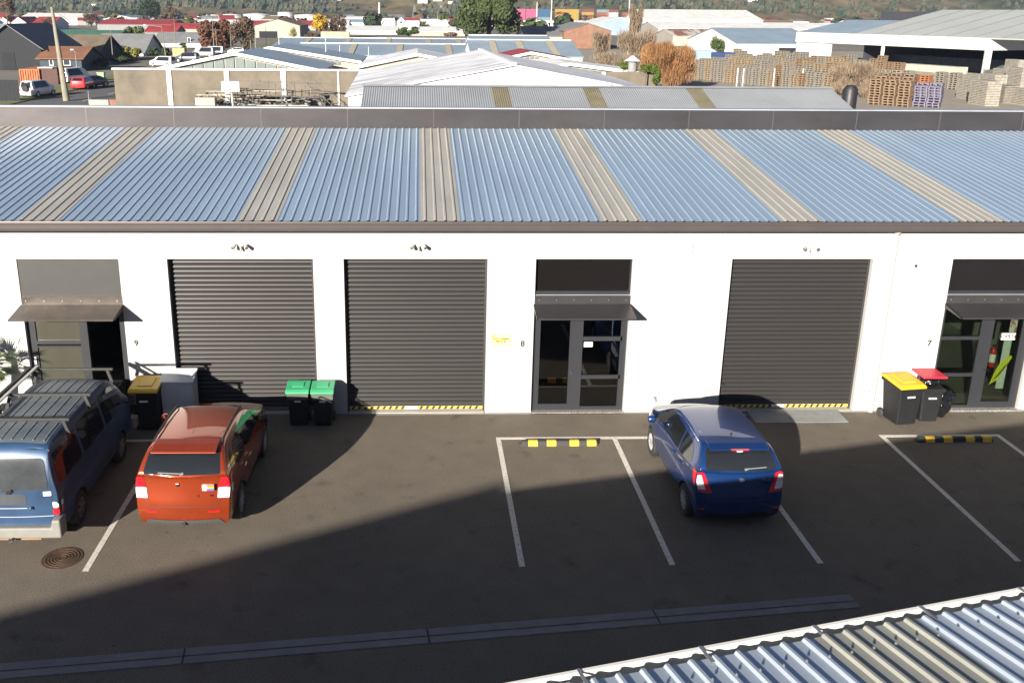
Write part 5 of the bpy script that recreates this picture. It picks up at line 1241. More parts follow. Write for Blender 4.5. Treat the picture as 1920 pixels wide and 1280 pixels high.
# big open shed
os_ = thing('open_shed', (60,120,0), 'big open fronted shed with a wide grey roof and white fascia', 'shed')
A_, B_ = gz(1650,131), gz(1845,146); df = (B_-A_).normalized(); nf = Vector((-df.y,df.x,0))
if nf.y < 0: nf = -nf
L0 = B_ - df*((B_-A_).length*2.05); zf0, zf1 = Zt(1845,95,B_.y), Zt(1845,72,B_.y)
LT = (B_-L0).length
zf0l, zf1l = zf0, zf1
def op(s_, t_, z): v_ = L0+df*s_+nf*t_; return (v_.x,v_.y,z)
def obx(mb, s0, s1, t0, t1, z0, z1, z0b=None, z1b=None):
    i = len(mb.v); mb.v += [op(s0,t0,z0),op(s1,t0,z0),op(s1,t1,z0b if z0b is not None else z0),op(s0,t1,z0b if z0b is not None else z0),op(s0,t0,z1),op(s1,t0,z1),op(s1,t1,z1b if z1b is not None else z1),op(s0,t1,z1b if z1b is not None else z1)]
    mb.f += [tuple(i+k for k in f) for f in ((0,3,2,1),(4,5,6,7),(0,1,5,4),(1,2,6,5),(2,3,7,6),(3,0,4,7))]
DR = 20; zrd = Zt(1790,17,B_.y+DR*nf.y)
f_ = MB(); obx(f_, 0, LT, -.3, 0, zf0, zf1); obx(f_, LT-.3, LT, 0, 14, zf0, zf1); f_.build('fascia', mat('fascia_offwhite', (.50,.50,.47), .6, var=.08, scale=.5), os_)
S0 = LT-(B_-A_).length*1.36
q = MB(); obx(q, S0, LT+18, .0, DR, zf1-.15, zf1+.02, zrd-.15, zrd+.02); ro_ = q.build('roof', mat('open_shed_roof', (.36,.38,.37), .6, .1, var=.06, scale=.2), os_)
q = MB(); obx(q, 0, S0, .0, DR*.6, zf1-.15, zf1+.02, zf1+(zrd-zf1)*.5, zf1+(zrd-zf1)*.55); q.build('lower_roof', roof_blue, ro_)
for k in range(9):
    s_ = S0+.2+k*(B_-A_).length*.24; q = MB(); obx(q, s_, s_+.22, .02, DR-.1, zf1+.025, zf1+.09, zrd+.025, zrd+.09); q.build('roof_seam', roof_grey, ro_)
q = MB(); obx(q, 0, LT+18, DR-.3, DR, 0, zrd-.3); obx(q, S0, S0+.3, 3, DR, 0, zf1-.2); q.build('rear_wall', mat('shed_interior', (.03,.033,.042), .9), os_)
q = MB(); obx(q, 0, 9.5, .05, .3, 0, zf0); q.build('front_wall', wall_whit, os_)
q = MB(); obx(q, LT+.2, LT+18, 8, 8.3, 0, zf0-.1); q.build('side_wall', MATS['shed_interior'], os_)
for P_ in (A_, B_):
    q = MB(); w_ = .22 if P_ is A_ else .38; q.box(P_.x-w_,P_.y-w_,0,P_.x+w_,P_.y+w_,zf0+.05); q.build('column', mat('column_white', (.5,.53,.52), .5), os_)
q = MB(); obx(q, 10.4, LT-1, DR*.5, DR*.5+3, 0, 2.2); 
bs = tag(q.build('stored_goods', mat('stored_blue_grey', (.05,.065,.08), .8, var=.5, scale=1.5)), 'dim row of stored goods inside the open shed', 'stored goods')
# ---- pallet stacks
def palmat(n, c): return mat('pallet_'+n, c, .85, var=.25, scale=3)
PM = dict(tan=palmat('tan', (.20,.155,.10)), grey=palmat('grey', (.17,.155,.13)), orange=palmat('orange', (.27,.10,.04)), violet=palmat('violet', (.13,.12,.17)), brown=palmat('brown', (.17,.115,.07)), pale=palmat('pale', (.27,.25,.21)))
R5 = random.Random(11)
def pallet_proto(kind, h, w=1.2):
    mb = MB(); z = 0; k = 0
    while z < h-.13:
        j = R5.uniform(-.05,.05)
        for xx in (-w/2+.05,0,w/2-.05): mb.box(xx-.06+j,-.47,z,xx+.06+j,.47,z+.17)
        mb.box(-w/2+j,-.5,z+.17,w/2+j,.5,z+.26); z += .262; k += 1
    return mb.build('pallet_stack', PM[kind])
PROTO = {}
def stack(x, y, kind, h, rz=0, lab=None):
    key = (kind, round(h,1))
    if key not in PROTO: o = PROTO[key] = pallet_proto(kind, h)
    else: o = PROTO[key].copy(); COL.objects.link(o)
    o.location = (x,y,0); o.rotation_euler = (0,0,rz)
    tag(o, lab, 'pallet stack', 'pallet stacks in the timber yard'); return o
LB = dict(tan='tall tan stack in the long curved rows of pallets left of the bare brown bush', grey='weathered grey stack in the long curved rows of pallets behind the corrugated shed', brown='brown stack of wooden pallets in the block beside the bare brown bush',
  orange='bright orange stack of pallets in the middle of the timber yard', violet='violet blue stack of pallets beside the brown pallet block', pale='pale stack of planks near the big column of the open shed')
# long front rows seen left of the bush
for row_i, (pa_, ra_, pb_, rb_) in enumerate(((1306,150,1570,176),(1310,142,1580,166),(1318,134,1600,157),(1345,127,1640,148),(1370,121,1680,141))):
    P0_, P1_ = gz(pa_,ra_), gz(pb_,rb_); n_ = int((P1_-P0_).length/1.32); rz_ = atan2((P1_-P0_).y,(P1_-P0_).x)
    for k in range(n_):
        p = P0_.lerp(P1_, k/n_); u = k/n_
        if R5.random() < .05: continue
        kd = R5.choice(['grey','grey','grey','tan'] if u < .55 else ['tan','brown','brown','grey'])
        stack(p.x, p.y, kd, R5.choice([1.8,2.1,2.4,2.6,2.9]), rz_, '%s pallet stack in the %s long row, %s' % ({'tan':'tan','grey':'weathered grey','brown':'brown'}[kd], ['nearest','second','middle','fourth','farthest'][row_i], 'near the willow' if u < .34 else ('midway along it' if u < .67 else 'near the bare bush')))
for row_i, (pa_, ra_, pb_, rb_, kd) in enumerate(((1640,196,1722,202,'brown'),(1650,188,1726,193,'brown'),(1655,180,1728,185,'brown'),(1724,200,1776,203,'violet'),(1728,192,1778,195,'violet'),(1700,163,1712,164,'grey'),(1714,163,1756,166,'orange'),(1640,160,1700,163,'grey'),(1762,166,1815,170,'grey'),(1650,150,1700,154,'brown'))):
    P0_, P1_ = gz(pa_,ra_), gz(pb_,rb_); n_ = max(1, int((P1_-P0_).length/1.27)); rz_ = atan2((P1_-P0_).y,(P1_-P0_).x)
    lab = LB[kd] if kd != 'grey' else 'weathered grey stack of pallets in front of the open shed'
    for k in range(n_):
        p = P0_.lerp(P1_, k/n_); stack(p.x, p.y, kd, {'brown':2.6,'violet':2.0,'orange':1.5,'grey':2.0}[kd], rz_, lab)
for k, (px, rw, hh) in enumerate(((1818,186,2.2),(1842,197,2.4),(1856,180,2.4),(1876,192,1.8),(1880,170,2.6),(1905,176,2.9),(1862,160,2.0),(1900,152,3.0),(1915,196,1.6),(1830,160,1.5))):
    p = gz(px,rw); t = thing('plank_stack', (p.x,p.y,0), ['pale plank stack leaning at the left of the plank piles','tall pale plank stack nearest the parapet','plank stack behind the tall pale one','low plank stack with a dark load','plank stack with a grey top under the shed edge','plank stack at the right edge','dim plank stack behind the other piles','tallest white plank stack at the right edge','lowest plank stack at the right edge','small plank stack by the big column'][k], 'plank stack', 'plank stacks at the right edge')
    z = 0; mb = MB()
    while z < hh: mb.box(p.x-.75+.05*R5.random(),p.y-1.6,z,p.x+.75,p.y+1.6,z+.13); z += .17
    mb.build('planks', PM['pale'] if k not in (3,6) else PM['grey'], t)
    mb = MB(); z = .13
    while z < hh-.2:
        for yy in (-1.4,0,1.4): mb.box(p.x-.7,p.y+yy-.05,z,p.x+.7,p.y+yy+.05,z+.04)
        z += .17
    mb.build('spacers', PM['brown'], t)
o = MB().box(-5.2,-1,0,5.2,1,1.0).build('timber_pack', mat('timber_pack_white', (.36,.35,.29), .7)); p = gz(1748,147); o.location = (p.x,p.y,.9); o.rotation_euler = (0,0,atan2(df.y,df.x)); tag(o,'long pale timber pack lying in front of the dark shed opening','timber pack')
o = MB().box(-5.2,-.9,0,5.2,.9,.9).build('timber_trestle', PM['grey']); o.location = (p.x,p.y,0); o.rotation_euler = (0,0,atan2(df.y,df.x)); tag(o,'grey pallets carrying the long pale timber pack','pallets')
tk_ = thing('black_tank', (0,0,0), 'black rounded tank among the bare bushes right of the corrugated shed', 'tank')
p = gz(1592,198,0); p = gy(1592,190,62)
MB().lathe([(0,0),(.55,0),(.62,.1),(.62,p.z+1.0),(.35,p.z+1.35),(0,p.z+1.4)],(p.x,62,0),'z',18).build('tank_body', mat('tank_black', (.015,.014,.016), .5, bump=.6, bscale=3), tk_, smooth=40)
# containers and truck near the trees
def box_thing(name, px0, px1, r0, r1, Y, D, m_, label, cat, z0=0):
    t = thing(name, (X((px0+px1)/2,r1,Y),Y,0), label, cat); x0, x1 = X(px0,r1,Y), X(px1,r1,Y); z1 = Zt(px0,r0,Y)
    MB().box(x0,Y,z0,x1,Y+D,z1).build('container_body', m_, t)
    q = MB(); n_ = int((x1-x0)/.5)
    for k in range(n_): q.box(x0+.1+k*.5,Y-.06,z0+.2,x0+.3+k*.5,Y-.005,z1-.2)
    q.build('container_rib', m_, t); return t
box_thing('shipping_container', 1305,1342,96,112,150,2.4, mat('cont_lightblue', (.22,.36,.45), .6), 'light blue shipping container beside the dark blue truck', 'container')
tr = box_thing('blue_truck', 1340,1378,99,113,146,2.4, mat('truck_navy', (.02,.04,.13), .5), 'dark blue truck with white marks right of the light blue container', 'truck', .5)
x0 = X(1379,110,146); MB().prism([(0,0,.5),(1.7,0,.5),(1.9,0,1.2),(1.5,0,2.1),(0,0,2.1)],(x0,146,0),(x0,148.3,0)).build('cab', MATS['truck_navy'], tr)
for xx in (x0-2.8,x0-1.9,x0+1): MB().lathe([(0,-.1),(.45,-.1),(.45,.1),(0,.1)],(xx,146.1,.45),'y',16).build('wheel', tyrem, tr)
MB().prism([(X(1352,105,146),0,1.3),(X(1370,105,146),0,1.5),(X(1370,105,146),0,1.9)],(0,145.9,0),(0,145.93,0)).build('white_mark', wall_whit, tr)
# fence posts white in the pallet yard
for px in (1375,1386,1443,1496):
    p = gz(px,168); o = MB().box(-.05,-.05,0,.05,.05,2.6).build('fence_post', roof_white); o.location = (p.x,p.y-1,0); tag(o,'white post in front of the long rows of pallets','post','white posts by the pallets')
# ---- poles and masts
def pole(px, rt_, Y, label, rb_=None, r=.09, m_=None, arm=None, lean=0., px2=None, name='utility_pole', cat='pole', cross=False, lamp=None):
    x0 = X(px,100,Y); z1 = Zt(px,rt_,Y); x1 = X(px2,rt_,Y) if px2 else x0
    t = thing(name, (x0,Y,0), label, cat)
    MB().bar((x0,Y,0),(x1,Y,z1),r*1.3,n=10,r2=r*.55).build('post', m_ or mat('pole_wood', (.15,.13,.10), .9), t, smooth=40)
    if cross:
        q = MB().bar((x1-1.1,Y-.1,z1-.5),(x1+1.1,Y-.1,z1-.5),.1,.12)
        for k in (-1,-.4,.4,1): q.bar((x1+k,Y-.1,z1-.45),(x1+k,Y-.1,z1-.25),.04,n=6)
        q.build('crossarm', bark, t)
    if lamp:
        xl = X(lamp,rt_,Y); MB().bar((x1,Y,z1-.05),(xl,Y,z1+.25),.045,n=6).build('lamp_arm', wall_grey, t)
        MB().lathe([(0,0),(.28,.02),(.22,.14),(0,.18)],(xl,Y,z1+.15),'z',12).build('lamp_head', wall_whit, t)
    return t
pole(115,14,78,'thick concrete power pole in front of the road at the left', r=.26, px2=97, m_=mat('pole_concrete', (.20,.185,.14), .9))
pole(311,50,150,'street light with a long arm near the white house', r=.11, lamp=272, px2=303, name='street_lamp', cat='street lamp')
pole(141,97,103,'thin pale lamp post behind the red car', r=.06, m_=wall_grey, name='street_lamp', cat='street lamp', lamp=136)
pole(211,57,150,'slim wooden pole at the left end of the tan concrete wall', r=.1, px2=207)
pole(331,36,170,'wooden pole in front of the white house', r=.09)
pole(402,34,190,'tall pole in front of the rusty orange tree', r=.1, lamp=372, name='street_lamp', cat='street lamp')
pole(407,52,185,'shorter wooden pole beside the tall one at the rusty orange tree', cross=True)
pole(434,52,180,'wooden pole right of the rusty orange tree')
pole(471,44,200,'wooden pole at the edge of the bare brown tree', r=.12)
pole(480,50,210,'thin pale pole right of the bare brown tree', m_=wall_grey)
pole(500,48,175,'thin black pole in front of the beige gable building', r=.05, m_=MATS['bg_wall_dark'])
for k, (px, rt_, Y_, lb) in enumerate(((524,68,120,'leftmost thin white vent pole on the long blue roof'),(611,65,96,'tallest white vent pole over the glazed gables'),(637,85,112,'white vent pole right of the tallest one'),(691,88,112,'rightmost white vent pole before the pale gable'))):
    pole(px, rt_, Y_, lb, r=.06, m_=roof_white, name='vent_pole', cat='pole')
pole(1178,-14,160,'tall white pole among the bare trees', r=.16, m_=roof_white, px2=1181, name='light_pole', cat='pole')
pole(1031,-10,700,'tall white mast beside the pink containers', r=.45, m_=roof_white, name='light_pole', cat='pole')
pole(1004,4,900,'floodlight mast above the blue containers', r=.5, m_=roof_white, name='light_pole', cat='pole')
pole(712,5,800,'tall white mast over the distant long building', r=.9, m_=roof_white, name='radio_mast', cat='mast')
for k, px in enumerate((820,826,832,836,842)): pole(px,[24,27,22,26,21][k],700,'one of five thin grey lamp masts left of the big conifer', r=.3, m_=wall_grey, name='light_pole', cat='pole')['group'] = 'lamp masts left of the conifer'
lt = thing('lattice_tower', (X(777,30,900),900,0), 'slender lattice tower in the distance right of the tall mast', 'tower')
q = MB(); xt = X(777,30,900); zt_ = Zt(777,11,900)
for sx, sy in ((-1,-1),(1,-1),(1,1),(-1,1)): q.bar((xt+2.6*sx,900+2.6*sy,0),(xt+.3*sx,900+.3*sy,zt_),.35)
for k in range(9):
    z = zt_*k/9; w_ = 2.6-2.3*k/9; z2 = zt_*(k+1)/9; w2_ = 2.6-2.3*(k+1)/9
    q.bar((xt-w_,900-w_,z),(xt+w2_,900-w2_,z2),.2).bar((xt+w_,900-w_,z),(xt-w2_,900-w2_,z2),.2)
q.build('lattice_frame', wall_grey, lt)
for a_, b_, lb in (((97,18,78),(207,60,150),'thin power line from the concrete pole to the slim wooden pole'),((207,60,150),(331,38,170),'thin power line over the grey roofed house'),((331,38,170),(434,54,180),'thin power line past the rusty orange tree')):
    p, q_ = gy(*a_), gy(*b_); q = MB(); n_ = 10
    for k in range(n_):
        u, v = k/n_, (k+1)/n_; sg = lambda t_: Vector((0,0,-1.6*4*t_*(1-t_)*.5))
        q.bar(p.lerp(q_,u)+sg(u), p.lerp(q_,v)+sg(v), .012, n=5)
    tag(q.build('power_line', blk), lb, 'cable')
# ---- scaffold, hoop and junk in front of the tan wall
sc = thing('scaffolding', (X(450,180,64),64,0), 'untidy tube scaffolding with boards in front of the tan concrete wall', 'scaffolding')
tube = mat('scaffold_tube', (.16,.155,.15), .6, .4); q = MB(); R6 = random.Random(5)
xs0, xs1 = X(362,180,65), X(630,180,65)
for k in range(26):
    xx = xs0+(xs1-xs0)*k/26+R6.uniform(-.2,.2); top = 3.0-abs(k-13)*.03+R6.uniform(-.9,.35) if k < 23 else 1.6
    q.bar((xx,64.2+R6.uniform(0,2),0),(xx+R6.uniform(-.05,.05),64.2+R6.uniform(0,2),top),.03,n=5)
for z in (.9,1.6,2.3,2.9):
    for _ in range(5):
        a = R6.uniform(xs0,xs1-3); q.bar((a,64.2+R6.uniform(0,1.8),z+R6.uniform(-.1,.1)),(a+R6.uniform(2,4),64.2+R6.uniform(0,1.8),z+R6.uniform(-.1,.1)),.03,n=5)
for a, b in (((590,150),(640,198)),((570,152),(625,200)),((445,168),(462,178)),((462,168),(452,178)),((470,178),(478,166))):
    q.bar(gy(a[0],a[1],64),gy(b[0],b[1],64),.035,n=5)
q.build('tubes', tube, sc)
q = MB()
for _ in range(16):
    a = R6.uniform(xs0,xs1-3); z = R6.choice((.9,1.3,1.7,2.1)); y = R6.uniform(64.2,66.5); q.box(a,y,z,a+R6.uniform(1.5,3.4),y+.3,z+.06)
q.build('boards', mat('scaffold_board', (.20,.17,.12), .8, col2=(.5,.47,.4), scale=.8), sc)
jm = mat('junk_mix', (.03,.03,.035), .8, col2=(.32,.31,.28), scale=2.2, thr=(.45,.65), bump=.5)
for k, (pa_, pb_, h_, lb) in enumerate(((366,450,1.5,'left heap of grey scrap sheets under the basketball hoop'),(450,520,1.3,'middle heap of dark scrap under the scaffolding'),(520,600,1.5,'right heap of dark scrap under the scaffolding'))):
    mb = MB(); a0, a1 = X(pa_,180,65.5), X(pb_,180,65.5)
    for j in range(70):
        xx = R6.uniform(a0,a1); yy = R6.uniform(64.6,67.2); z = R6.uniform(0,h_); s_ = R6.uniform(.2,.8)
        d_ = Vector((R6.uniform(-1,1),R6.uniform(-1,1),R6.uniform(-.4,.4))).normalized()*s_
        mb.bar(Vector((xx,yy,z))-d_,Vector((xx,yy,max(.05,z)))+d_,R6.uniform(.05,.35),R6.uniform(.03,.15))
    tag(mb.build('scrap_heap', jm), lb, 'scrap heap', kind=None)
bk_ = thing('basketball_hoop', (X(432,170,63.5),63.5,0), 'free standing basketball hoop with a clear backboard in front of the tan wall', 'basketball hoop')
hb0, hb1 = gy(416,172,63.5), gy(448,153,63.5)
MB().box(hb0.x,63.5,hb0.z,hb1.x,63.56,hb1.z).build('backboard', mat('backboard', (.42,.42,.40), .4), bk_)
q = MB()
for (a, b, c, d) in ((hb0.x,hb0.z,hb1.x,hb0.z+.09),(hb0.x,hb1.z-.09,hb1.x,hb1.z),(hb0.x,hb0.z+.09,hb0.x+.09,hb1.z-.09),(hb1.x-.09,hb0.z+.09,hb1.x,hb1.z-.09)): q.box(a,63.44,b,c,63.49,d)
xm = (hb0.x+hb1.x)/2
for (a, b, c, d) in ((xm-.32,hb0.z+.25,xm+.32,hb0.z+.31),(xm-.32,hb0.z+.75,xm+.32,hb0.z+.81),(xm-.32,hb0.z+.31,xm-.26,hb0.z+.75),(xm+.26,hb0.z+.31,xm+.32,hb0.z+.75)): q.box(a,63.45,b,c,63.49,d)
q.build('board_frame', roof_white, bk_)
rg = MB()
for k in range(16):
    a, b = 2*pi*k/16, 2*pi*(k+1)/16; rg.bar((xm+.25*cos(a),63.15+.25*sin(a),hb0.z+.2),(xm+.25*cos(b),63.15+.25*sin(b),hb0.z+.2),.015,n=5)
rg.build('rim', mat('hoop_orange', (.5,.1,.02), .5), bk_)
MB().bar((xm,64.4,0),(xm,63.7,hb0.z+.4),.08,n=8).build('pole', wall_whit, bk_)
# picnic-like pale crates left of the heap
o = MB().box(X(366,190,62.5),62.5,0,X(402,190,62.5),63.3,Zt(380,184,62.5)).build('crate', mat('crate_pale', (.45,.38,.25), .8, stretch=(6,1,.3), scale=1)); tag(o,'pale slatted crate in front of the left scrap heap','crate')

# ---- low things by the road
o = MB().box(X(166,190,72),72,0,X(203,190,72),72.4,Zt(180,187.5,72)).build('low_block_wall', wall_cream); tag(o,'low pale block wall at the left foot of the tan concrete wall','wall')
o = MB().box(X(205,190,72),72,0,X(222,190,72),72.8,Zt(210,187,72)).build('brick_planter', brick); tag(o,'small red brick planter at the foot of the tan concrete wall','planter')
pole(158,170,76,'short grey sign post behind the parapet near the road', r=.05, m_=wall_grey, name='sign_post', cat='post')
bcn = thing('green_bin', (X(191,155,103),103,0), 'pale green wheelie bin on the verge of the side road', 'bin')
gxx = X(191,155,103); MB().prism([(gxx-.34,0,.1),(gxx+.34,0,.1),(gxx+.42,0,1.2),(gxx-.42,0,1.2)],(0,102.7,0),(0,103.4,0)).build('bin_body', mat('bin_palegreen', (.22,.36,.17), .5), bcn)
MB().box(gxx-.46,102.6,1.2,gxx+.46,103.5,1.3).build('lid', MATS['bin_palegreen'], bcn)
rf_ = thing('rusty_container', (X(57,150,100),100,0), 'rust orange corrugated container with a white sheet on top beside the white four wheel drive', 'container')
xa_, xb_, xc_ = X(38,150,100), X(75,150,100), X(107,150,100); zt_ = Zt(57,130,100)
MB().box(xa_,100,0,xb_,106,zt_).build('front_panel', mat('rust_orange', (.36,.12,.05), .8, var=.4, scale=1.5, stretch=(3,1,.5)), rf_)
q = MB(); n_ = int((xb_-xa_)/.3)
for k in range(n_): q.box(xa_+k*.3,99.9,.1,xa_+k*.3+.14,99.98,zt_-.1)
q.build('container_rib', MATS['rust_orange'], rf_)
MB().box(xb_+.02,100.3,0,xc_,106,zt_+.1).build('dark_side', mat('dark_red_brown', (.07,.035,.03), .8), rf_)
MB().box(X(70,128,100),100,zt_+.12,X(98,128,100),102,zt_+.22).build('white_sheet', wall_whit, rf_)
fn = MB()
for k in range(6): xx = X(-10,185,77)+k*.42; fn.box(xx,77,0,xx+.38,77.05,Zt(10,150,77))
tag(fn.build('dark_fence', MATS['bg_wall_dark']), 'dark board fence in front of the barn at the left edge', 'fence')
# simple parked cars in the distance
def small_car(px, rb_, label, paint, Y=None, kind='hatch', rz=0, spare=False, name='parked_car', cat='car'):
    p = gz(px, rb_); L_ = {'hatch':3.9,'suv':4.4,'van':4.6}[kind]; H_ = {'hatch':1.45,'suv':1.75,'van':1.95}[kind]; h = L_/2
    top = {'hatch':[(-h,.95),(-h+.25,1.3),(-h+.6,H_-.03),(0,H_),(.6,H_-.1),(1.15,1.0),(h-.2,.85),(h,.6)],
           'suv':[(-h,1.1),(-h+.12,1.6),(-h+.3,H_-.02),(.2,H_),(.7,H_-.1),(1.1,1.2),(h-.25,1.05),(h,.8)],
           'van':[(-h,1.2),(-h+.1,1.8),(-h+.25,H_-.02),(1.2,H_),(1.7,1.5),(2.0,1.1),(h-.1,1.0),(h,.8)]}[kind]
    sp = dict(W=1.75, ys=[y for y in [-h,-h+.12,-h+.3,-h+.6,-.6,0,.4,.7,1.15,1.5,h-.2,h]], top=top, belt=[(-h,.92),(1.2,.88),(h,.7)],
        wf=[(-h,.92),(-h+.4,1),(1.2,1),(h,.85)], rear=[(.2,.05),(.6,0),(1,.04)], front=[(.2,.05),(.6,0)], tumble=.18, axles=(-h+.8,h-.85), wr=.32, crown=.04, rb=.05, fb=.12, zb=.25)
    t = thing(name, (0,0,0), label, cat)
    o, bv = car_shell(sp, paint, 1); o.parent = t
    for d_ in ('+x','-x'): patch(bv, [(-h+.5,H_-.12),(.35,H_-.12),(.85,1.0),(-h+.45,1.0)], d_, 'side_window', glassb, o, .01, .12)
    patch(bv, [(-.6,1.03),(.6,1.03),(.52,H_-.14),(-.52,H_-.14)], 'rear', 'rear_window', glassb, o, .01, .12)
    patch(bv, [(-.6,1.08),(.6,1.08),(.52,H_-.1),(-.52,H_-.1)], 'front', 'windscreen', glassb, o, .01, .12)
    for s_ in (-1,1):
        patch(bv, [(s_*.6,.7),(s_*.76,.7),(s_*.76,.9),(s_*.6,.9)], 'rear', 'tail_light', redl, o, .012, .1)
        for y in sp['axles']:
            w_ = MB().lathe([(.2,-.1),(.33,-.1),(.33,.1),(.2,.1)],(s_*.76,y,.33),'x',20,cap=False).build('wheel', tyrem, t); MB().lathe([(0,-.03),(.2,-.03),(.2,.03),(0,.03)],(s_*.85,y,.33),'x',16).build('rim', rimm, w_)
    if spare: MB().lathe([(.18,-.12),(.34,-.12),(.34,.1),(.18,.1)],(0,-h-.06,.98),'y',20).build('spare_wheel', tyrem, t)
    t.location = (p.x, p.y+L_/2, -.015); t.rotation_euler = (0,0,rz); return t
pw = mat('paint_white', (.62,.62,.60), .35, coat=.6); prd = mat('paint_red', (.50,.02,.025), .3, coat=.8); pdk = mat('paint_dark', (.03,.04,.06), .3, coat=.8)
small_car(58,184,'white four wheel drive with a spare wheel parked beside the side road', pw, kind='suv', spare=True, rz=radians(-12))
small_car(146,169,'bright red car parked beside the side road', prd)
small_car(166,166,'dark blue car just right of the bright red car', pdk, rz=radians(-25))
small_car(128,158,'white and blue van behind the thick power pole', pw, kind='van', rz=radians(-20), name='parked_van', cat='van')
small_car(299,127,'white pickup behind the left end of the tan concrete wall', pw, kind='suv', rz=radians(70))
small_car(346,118,'dark car beside the cream crate near the street light', pdk, kind='suv', rz=radians(80))
small_car(378,108,'grey van parked under the rusty orange tree', mat('paint_grey', (.3,.3,.32), .35), kind='van', rz=radians(80), name='parked_van', cat='van')
small_car(398,106,'white van beside the grey van under the rusty orange tree', pw, kind='van', rz=radians(75), name='parked_van', cat='van')
small_car(441,103,'white car left of the pole near the bare brown tree', pw, rz=radians(80))
o = MB().box(-1.1,-1,0,1.1,1,2.1).build('wooden_crate', mat('crate_ochre', (.42,.30,.14), .8)); p = gz(338,112); o.location = (p.x,p.y,0); tag(o,'ochre wooden crate near the street light','crate')

# ---- port containers
PC = dict(pink=(.32,.07,.15), blue=(.02,.08,.16), yellow=(.30,.20,.03), orange=(.22,.07,.03), white=(.36,.37,.37), red=(.14,.045,.04), cyan=(.15,.22,.24))
cproto = {}
def pcont(x, y, z, c):
    if c not in cproto:
        mb = MB().box(-6,-1.2,0,6,1.2,2.55)
        for k in range(20): mb.box(-5.8+k*.6,-1.26,.2,-5.5+k*.6,-1.205,2.35)
        o = cproto[c] = mb.build('port_container', mat('port_'+c, PC[c], .6, var=.15, scale=.1))
    else: o = cproto[c].copy(); COL.objects.link(o)
    o.location = (x,y,z); tag(o,'%s shipping container in the distant port stacks' % c,'container','containers stacked in the distant port')
Yp = 950
for (pa_, pb_, cols_, hh) in ((962,998,['pink','pink','pink','white'],5),(1008,1032,['blue','blue','cyan'],5),(1040,1070,['yellow','yellow','orange'],5),(1062,1096,['yellow','orange','yellow'],5),(1090,1116,['yellow','yellow','red'],5),(1118,1136,['red','orange','cyan'],5),(1136,1166,['cyan','white','red'],5),(1166,1200,['red','red','orange'],4)):
    n_ = max(1, round((X(pb_,30,Yp)-X(pa_,30,Yp))/12.4)); x0 = X(pa_,30,Yp)+6.2
    for k in range(n_):
        for h in range(hh): pcont(x0+k*12.4, Yp, h*2.6, cols_[(rnd.randrange(3)+h) % len(cols_)] if rnd.random() < .5 else rnd.choice(cols_))
# ---- filler town between
hp = {}
def far_house(x, y, w, d, h, rm_, wm_, key, label):
    if key not in hp:
        mb = MB().prism([(0,-.5,0),(0,.5,0),(0,.5,.62),(0,0,1.0),(0,-.5,.62)],(-.5,0,0),(.5,0,0)); o = mb.build('distant_house', wm_)
        o.data.materials.append(rm_)
        for pl_ in o.data.polygons:
            if pl_.normal.z > .3: pl_.material_index = 1
        hp[key] = o
    else: o = hp[key].copy(); COL.objects.link(o)
    o.scale = (w,d,h); o.location = (x,y,-.02); o.rotation_euler = (0,0,rnd.uniform(-.3,.3)); tag(o, label, 'house', 'small houses and sheds on the flat below the hills')
fk = [('red',roof_red,wall_cream),('white',roof_white,wall_whit),('grey',roof_grey,wall_whit),('blue',roof_blue,wall_whit),('brown',roof_brown,wall_cream)]
ang = 0
for k in range(150):
    Y_ = rnd.choice((rnd.uniform(480,700),rnd.uniform(700,1300))); px = rnd.uniform(-160,2080); c = rnd.choice(fk)
    if 950 < px < 1220 and Y_ > 600: continue
    if Y_ < 560 and 560 < px < 900: continue
    w_ = rnd.uniform(12,34) if c[0] in ('white','blue') else rnd.uniform(9,18)
    far_house(X(px,50,Y_), Y_, w_, rnd.uniform(9,16), rnd.uniform(4,6.4), c[1], c[2], c[0], 'far low building with a %s roof on the flat below the hills' % c[0])
tp_ = []
for kd in ('dark','green','brown'):
    R_ = random.Random(3); mb = MB()
    for k in range(150):
        d = Vector((R_.gauss(0,1),R_.gauss(0,1),R_.gauss(0,1))).normalized(); p = d*(R_.random()**.4)*.5*R_.uniform(.7,1.1)+Vector((0,0,.5)); n1 = d.orthogonal().normalized(); n2_ = d.cross(n1); s_ = .13
        mb.quad(p-n1*s_,p-n2_*s_,p+n1*s_,p+n2_*s_)
    o = mb.build('distant_tree', LM[kd]); o.scale = (9,9,8); o.location = (X(300+400*len(tp_),40,620),620,0); tp_.append(o)
for o in tp_: tag(o, 'small %s tree among the far buildings on the flat' % {'leaf_dark':'dark green','leaf_green':'green','leaf_brown':'brown'}[o.data.materials[0].name], 'tree', 'trees on the flat below the hills')
for k in range(170):
    Y_ = rnd.uniform(420,1350); px = rnd.uniform(-160,2080); o = rnd.choice(tp_).copy(); COL.objects.link(o)
    if 960 < px < 1200 and Y_ < 900 and Y_ > 500: Y_ = 1150
    s_ = rnd.uniform(6,12); o.scale = (s_*1.2,s_*1.2,s_*rnd.uniform(.6,1.0)); o.location = (X(px,50,Y_),Y_,-.1); o.rotation_euler = (0,0,rnd.uniform(0,6))

